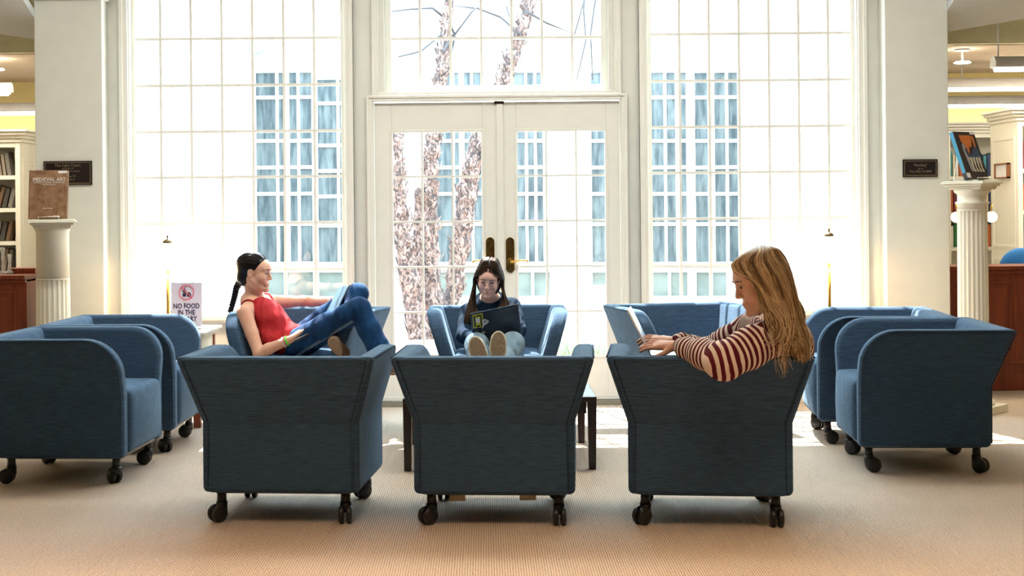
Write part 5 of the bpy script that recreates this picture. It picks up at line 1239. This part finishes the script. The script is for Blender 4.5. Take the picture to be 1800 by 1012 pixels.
# stickers on the lid, lid face towards the camera
nn = n2 if n2.y < 0 else -n2
def on_lid(u, v, k=.0045): return lerp4(P2_, u, v)+nn*k       # u from left to right, v from hinge to top
def sticker(name, uv, m_, k=.0042, t=.0008):
    mb = MB(); pts = [on_lid(u, v, k) for u, v in uv]; n = len(pts); mb.add([p-nn*t/2 for p in pts]+[p+nn*t/2 for p in pts], [tuple(range(n)), tuple(range(n, 2*n))[::-1]]+[(i, (i+1) % n, n+(i+1) % n, n+i) for i in range(n)])
    return mb.build(name, m_, lp2, world=True)
circ = lambda u, v, r, n=18, ax=1.45, wob=0: [(u+r*math.cos(2*math.pi*i/n)*(1+wob*math.cos(5*2*math.pi*i/n)), v+r*ax*math.sin(2*math.pi*i/n)*(1+wob*math.cos(3*2*math.pi*i/n))) for i in range(n)]
SY, SW, SB, SG = mat('sticker_yellow', (.62, .58, .04), .5), mat('sticker_white', (.75, .75, .78), .5), mat('sticker_black', (.01, .01, .012), .4), mat('sticker_grey', (.25, .25, .27), .5)
sticker('sticker', [(.035, .45), (.245, .45), (.245, .95), (.035, .95)], SY)
for u0, u1, v0, v1 in ((.055, .09, .50, .90), (.10, .225, .86, .91), (.19, .225, .5, .84), (.10, .18, .48, .53)): sticker('sticker_print', [(u0, v0), (u1, v0), (u1, v1), (u0, v1)], SB, .0052)
sticker('sticker_print', [(.10, .63), (.18, .63), (.18, .80), (.10, .80)], SW, .0052)
sticker('sticker', circ(.285, .62, .068, 20, 1.5, .18), SW, .0058); sticker('sticker', [(.20, .36), (.26, .50), (.30, .56), (.24, .56)], SW, .0056)
sticker('sticker_print', circ(.285, .64, .030, 12, 1.3, .3), SG, .0066)
sticker('sticker', circ(.10, .30, .042, 16, 1.7), SG); sticker('sticker', circ(.225, .24, .045, 16, 1.5), SG); sticker('sticker_print', circ(.225, .24, .030, 12, 1.5), SW, .005)
sticker('sticker', circ(.15, .08, .075, 16, 1.0), SW); sticker('sticker_print', circ(.15, .08, .05, 12, .8), SB, .005)
AP = mat('lid_emblem', (.001, .002, .003), .12)
apple = [(0, .05), (.012, .062), (.028, .064), (.042, .050), (.036, .036), (.034, .020), (.044, .004), (.036, -.022), (.022, -.044), (.010, -.046), (0, -.040), (-.010, -.046), (-.024, -.042), (-.040, -.016), (-.044, .014), (-.036, .044), (-.020, .060), (-.008, .056)]
sticker('emblem', [(.52+x*1.05, .48+y*1.6) for x, y in apple], AP)
sticker('emblem', [(.52, .59), (.535, .60), (.55, .635), (.545, .645), (.525, .63)], AP)

# ---------- the girl in the striped sweater, leaning back over the front-row chair
p3 = thing('person', 'person with long blond hair and a maroon and cream striped sweater bent over a laptop', 'person', at(1370, 690, 6.2))
h3 = Head(at(1336, 491, 5.86), (-.93, -.13, -.34), (-.33, .0, .94), 1.09)
nb3, pe3 = at(1366, 566, 5.98), at(1348, 672, 6.32)
sn3, sf3 = at(1352, 596, 5.83), at(1318, 580, 6.14)
en3, wn3 = at(1272, 632, 5.73), at(1192, 608, 5.98); ef3, wf3 = at(1246, 617, 6.30), at(1188, 601, 6.14)
kn3a, kn3b = at(1150, 665, 6.22), at(1150, 665, 6.42); ft3a, ft3b = at(1200, 720, 6.44), at(1240, 720, 6.50)
lo = (at(1140, 600, 6.2).x-.06, 5.60, .44); hi = (at(1425, 600, 5.9).x+.06, 6.66, at(1336, 430, 5.86).z+.02)
b3 = Field(lo, hi, H_)
b3.cap(pe3, at(1372, 610, 6.09), .115, .130, .03, flat=((1, .3, 0), 1.35)); b3.cap(at(1372, 610, 6.09), nb3, .14, .07, .03, flat=((1, .3, 0), 1.3))
b3.cap(nb3, h3.p(-.042, 0, -.05), .052, .046, .014)
for s_ in (sn3, sf3): b3.cap(nb3, s_, .05, .045, .03)
for s_, e_, w_ in ((sn3, en3, wn3), (sf3, ef3, wf3)): b3.chain([s_, s_.lerp(e_, .5), e_], [.05, .042, .036], .012); b3.chain([e_, e_.lerp(w_, .3), w_], [.036, .037, .024], .012)
hand(b3, wn3+Vector((-.01, .01, 0)), (-1, .38, .02), (-.05, -.35, .93), (0, -.8, -.5), 1.0, curls=(.22, .2, .2, .22))
hand(b3, wf3+Vector((-.01, 0, 0)), (-1, .10, .10), (.0, -.4, .9), (0, .9, 0), 1.0, curls=(.28, .28, .28, .3))
for a, k_, f_2 in ((at(1340, 678, 6.14), kn3a, ft3a), (at(1340, 678, 6.34), kn3b, ft3b)): b3.chain([a, a.lerp(k_, .5), k_], [.070, .06, .047], .03); b3.chain([k_, f_2], [.047, .034], .02)
h3.sculpt(b3); b3.build('body', SK1, p3, smooth=1)
h3.details(p3, (.10, .055, .03), lipc=(.45, .16, .14), open_=.35)
STR = cloth_mat('striped_knit', (.105, .010, .018), (.76, .62, .52), .5, 5, stripes=.0235)
s3 = Field(lo, hi, .0042)
T0, T1 = at(1352, 668, 6.30), at(1372, 608, 6.08)
s3.cap(T0, T1, .140, .155, .03, flat=((1, .3, 0), 1.3)); s3.cap(T1, at(1366, 576, 5.98), .155, .085, .03, flat=((1, .3, 0), 1.2))
s3.cap(at(1398, 600, 5.99), at(1398, 612, 6.02), .050, .050, .04)
for s_ in (sn3, sf3): s3.cap(at(1366, 575, 5.98), s_, .072, .068, .03)
a1, a2 = sn3.lerp(en3, .45), en3+Vector((.0, -.01, -.005))
s3.chain([sn3, a1, a2], [.074, .080, .074], .025); s3.chain([a2, en3.lerp(wn3, .42), en3.lerp(wn3, .80), wn3+Vector((.012, 0, 0))], [.074, .060, .044, .035], .025)
s3.chain([sf3, sf3.lerp(ef3, .5), ef3], [.070, .062, .056], .02); s3.chain([ef3, ef3.lerp(wf3, .5), wf3+Vector((.012, 0, 0))], [.056, .046, .036], .02)
# loose folds running round the sleeve and the back
rnd = random.Random(3)
for a, b, r in ((sn3, en3, .080), (en3, wn3, .062), (sf3, ef3, .060), (ef3, wf3, .046)):
    ax = (b-a).normalized(); u = ax.cross(Vector((0, 1, 0))).normalized(); v = ax.cross(u)
    for k in range(6):
        c = a.lerp(b, .08+.15*k); ph = rnd.uniform(0, 6.28); L_ = rnd.uniform(1.2, 2.2)
        q = [c+ax*.012*math.sin(3*t)+(u*math.cos(ph+t*L_)+v*math.sin(ph+t*L_))*(r*(.92-.12*k*.3)) for t in (0, .5, 1)]
        for i in range(2): s3.cap(q[i], q[i+1], .012, .012, .014)
s3.ell(nb3+Vector((-.03, 0, .045)), (.075, .075, .045), k=.01, op='s')
s3.build('striped_sweater', STR, p3, smooth=2, attr=along([(T0, at(1366, 570, 5.98), 1.5, 0), (sn3, a2, .95, .01), (a2, wn3, .8, .01+(a2-sn3).length), (sf3, ef3, .8, .0), (ef3, wf3, .7, (ef3-sf3).length)]))
CUF = mat('maroon_rib', (.14, .012, .022), .85)
for w_, e_ in ((wn3, en3), (wf3, ef3)):
    ax = (w_-e_).normalized(); ring('cuff', w_+Vector((.012, 0, 0))+ax*.004, ax, .029, .0085, CUF, p3)
m = MB(); c_ = nb3+Vector((-.012, 0, .022)); m.tube([c_+Vector((.062*math.cos(a)-.01, .058*math.sin(a), .022*math.cos(a))) for a in np.linspace(0, 2*math.pi, 26)], .0095, 8, cap=False); m.build('collar', CUF, p3, world=True)
j3 = Field(lo, hi, .005)
for a, k_, f_2 in ((at(1340, 680, 6.14), kn3a, ft3a), (at(1340, 680, 6.34), kn3b, ft3b)): j3.chain([a, a.lerp(k_, .5), k_], [.092, .08, .066], .03); j3.chain([k_, f_2], [.064, .05], .02)
j3.build('jeans', JEANS, p3, smooth=2)
hf = Field(h3.c-Vector((.20, .18, .34)), h3.c+Vector((.26, .18, .18)), .0035); q_ = h3.s
hf.ell(h3.p(-.020, 0, .034), (.097*q_, .078*q_, .080*q_), h3.M, k=.01)
hf.cap(h3.p(-.040, 0, 0), at(1384, 556, 5.90), .078, .066, .03, flat=((0, 1, 0), 1.15)); hf.cap(at(1384, 556, 5.90), at(1394, 600, 5.88), .066, .04, .03, flat=((0, 1, 0), 1.3))
hf.ell(h3.p(.088, 0, -.040), (.090*q_, .12*q_, .112*q_), h3.M, k=.012, op='s')
hf.build('hair', H_BLOND, p3, smooth=1)
def g_interp(G, a):
    x = a*(len(G)-1); i = min(int(x), len(G)-2); t = x-i
    return [tuple(G[i][k][c]*(1-t)+G[i+1][k][c]*t for c in range(2)) for k in range(len(G[0]))]
G3 = [[(1318, 439), (1288, 462), (1292, 479), (1322, 492), (1334, 518), (1341, 550), (1354, 584)],
      [(1329, 434), (1306, 458), (1316, 482), (1339, 508), (1355, 543), (1375, 578), (1390, 608)],
      [(1339, 431), (1336, 458), (1350, 486), (1366, 520), (1382, 556), (1397, 590), (1405, 616)],
      [(1349, 431), (1362, 448), (1380, 474), (1390, 512), (1399, 552), (1408, 590), (1411, 622)],
      [(1357, 433), (1378, 450), (1391, 480), (1400, 518), (1408, 556), (1416, 592), (1417, 622)]]
DD = [5.86, 5.764, 5.742, 5.742, 5.752, 5.745, 5.735]
paths = []
AA = []
for k in range(1700):
    a = random.random()**.9; AA.append(a); dep = random.random(); near = dep < .72
    g = g_interp(G3, a); L_ = random.uniform(.9, 1.0); jit = [0, 1.5, 2, 3, 5, 8, 11]
    off = 0 if near else random.uniform(.10, .22)
    edge = .055*max(0, (a-.62)/.38)
    jx = random.gauss(0, .5); pts = []; len_ = random.choice((random.uniform(-14, 4), random.uniform(-6, 10), random.uniform(0, 16)))-(random.uniform(0, 26) if a < .35 else 0)
    for i, (x, y_) in enumerate(g):
        yy = y_+(len_*(i-4)/2 if i > 4 else 0)+random.gauss(0, jit[i]*.15)
        pts.append(at(x+jx*jit[i]+random.gauss(0, .6), yy, DD[i]+off*(0 if i == 0 else 1)+edge*(0 if i == 0 else 1)+random.uniform(0, .010)))
    mx = pts[0].lerp(pts[1], .38); mx.y = 5.800+off*.6; mx.z += .004; pts.insert(1, mx)
    paths.append(pts)
strands('hair_locks', paths, H_BLOND, p3, .0017, .0007, 5, tone=lambda i: min(1, max(0, .5+.28*math.sin(AA[i]*46)*math.sin(AA[i]*17+1)+random.gauss(0, .24))))
paths = []
for k in range(46):     # loose ends over the shoulder and the chair back
    x = random.choice((random.gauss(1378, 4), random.gauss(1352, 7))); e = random.uniform(612, 668) if x > 1364 else random.uniform(590, 622)
    dd = 5.715 if e < 640 else 5.73
    g = g_interp(G3, .15+.60*(k/46)); paths.append([at(*g[2], 5.750), at(*g[3], 5.747), at(*g[4], 5.742), at(g[5][0]*.5+x*.5, g[5][1], 5.730), at(x+random.gauss(0, 4), (600+e)/2, dd), at(x+random.gauss(2, 5), e, dd)])
strands('loose_strands', paths, H_BLOND, p3, .0020, .0007, 6, tone=lambda i: random.uniform(.4, 1))
LS = mat('laptop_silver', (.70, .71, .73), .3, metal=.7)
laptop('silver laptop on the lap of the girl in the striped sweater', at(1144, 625, 6.06), at(1145, 613, 6.34), at(1102.5, 544, 6.03), at(1108, 538.5, 6.31), at(1236, 627, 6.06), at(1232, 614, 6.34), LS, 1 , mat('pale_screen', (.35, .40, .46), .1, emit=(.5, .6, .75), es=.18), keys=False)
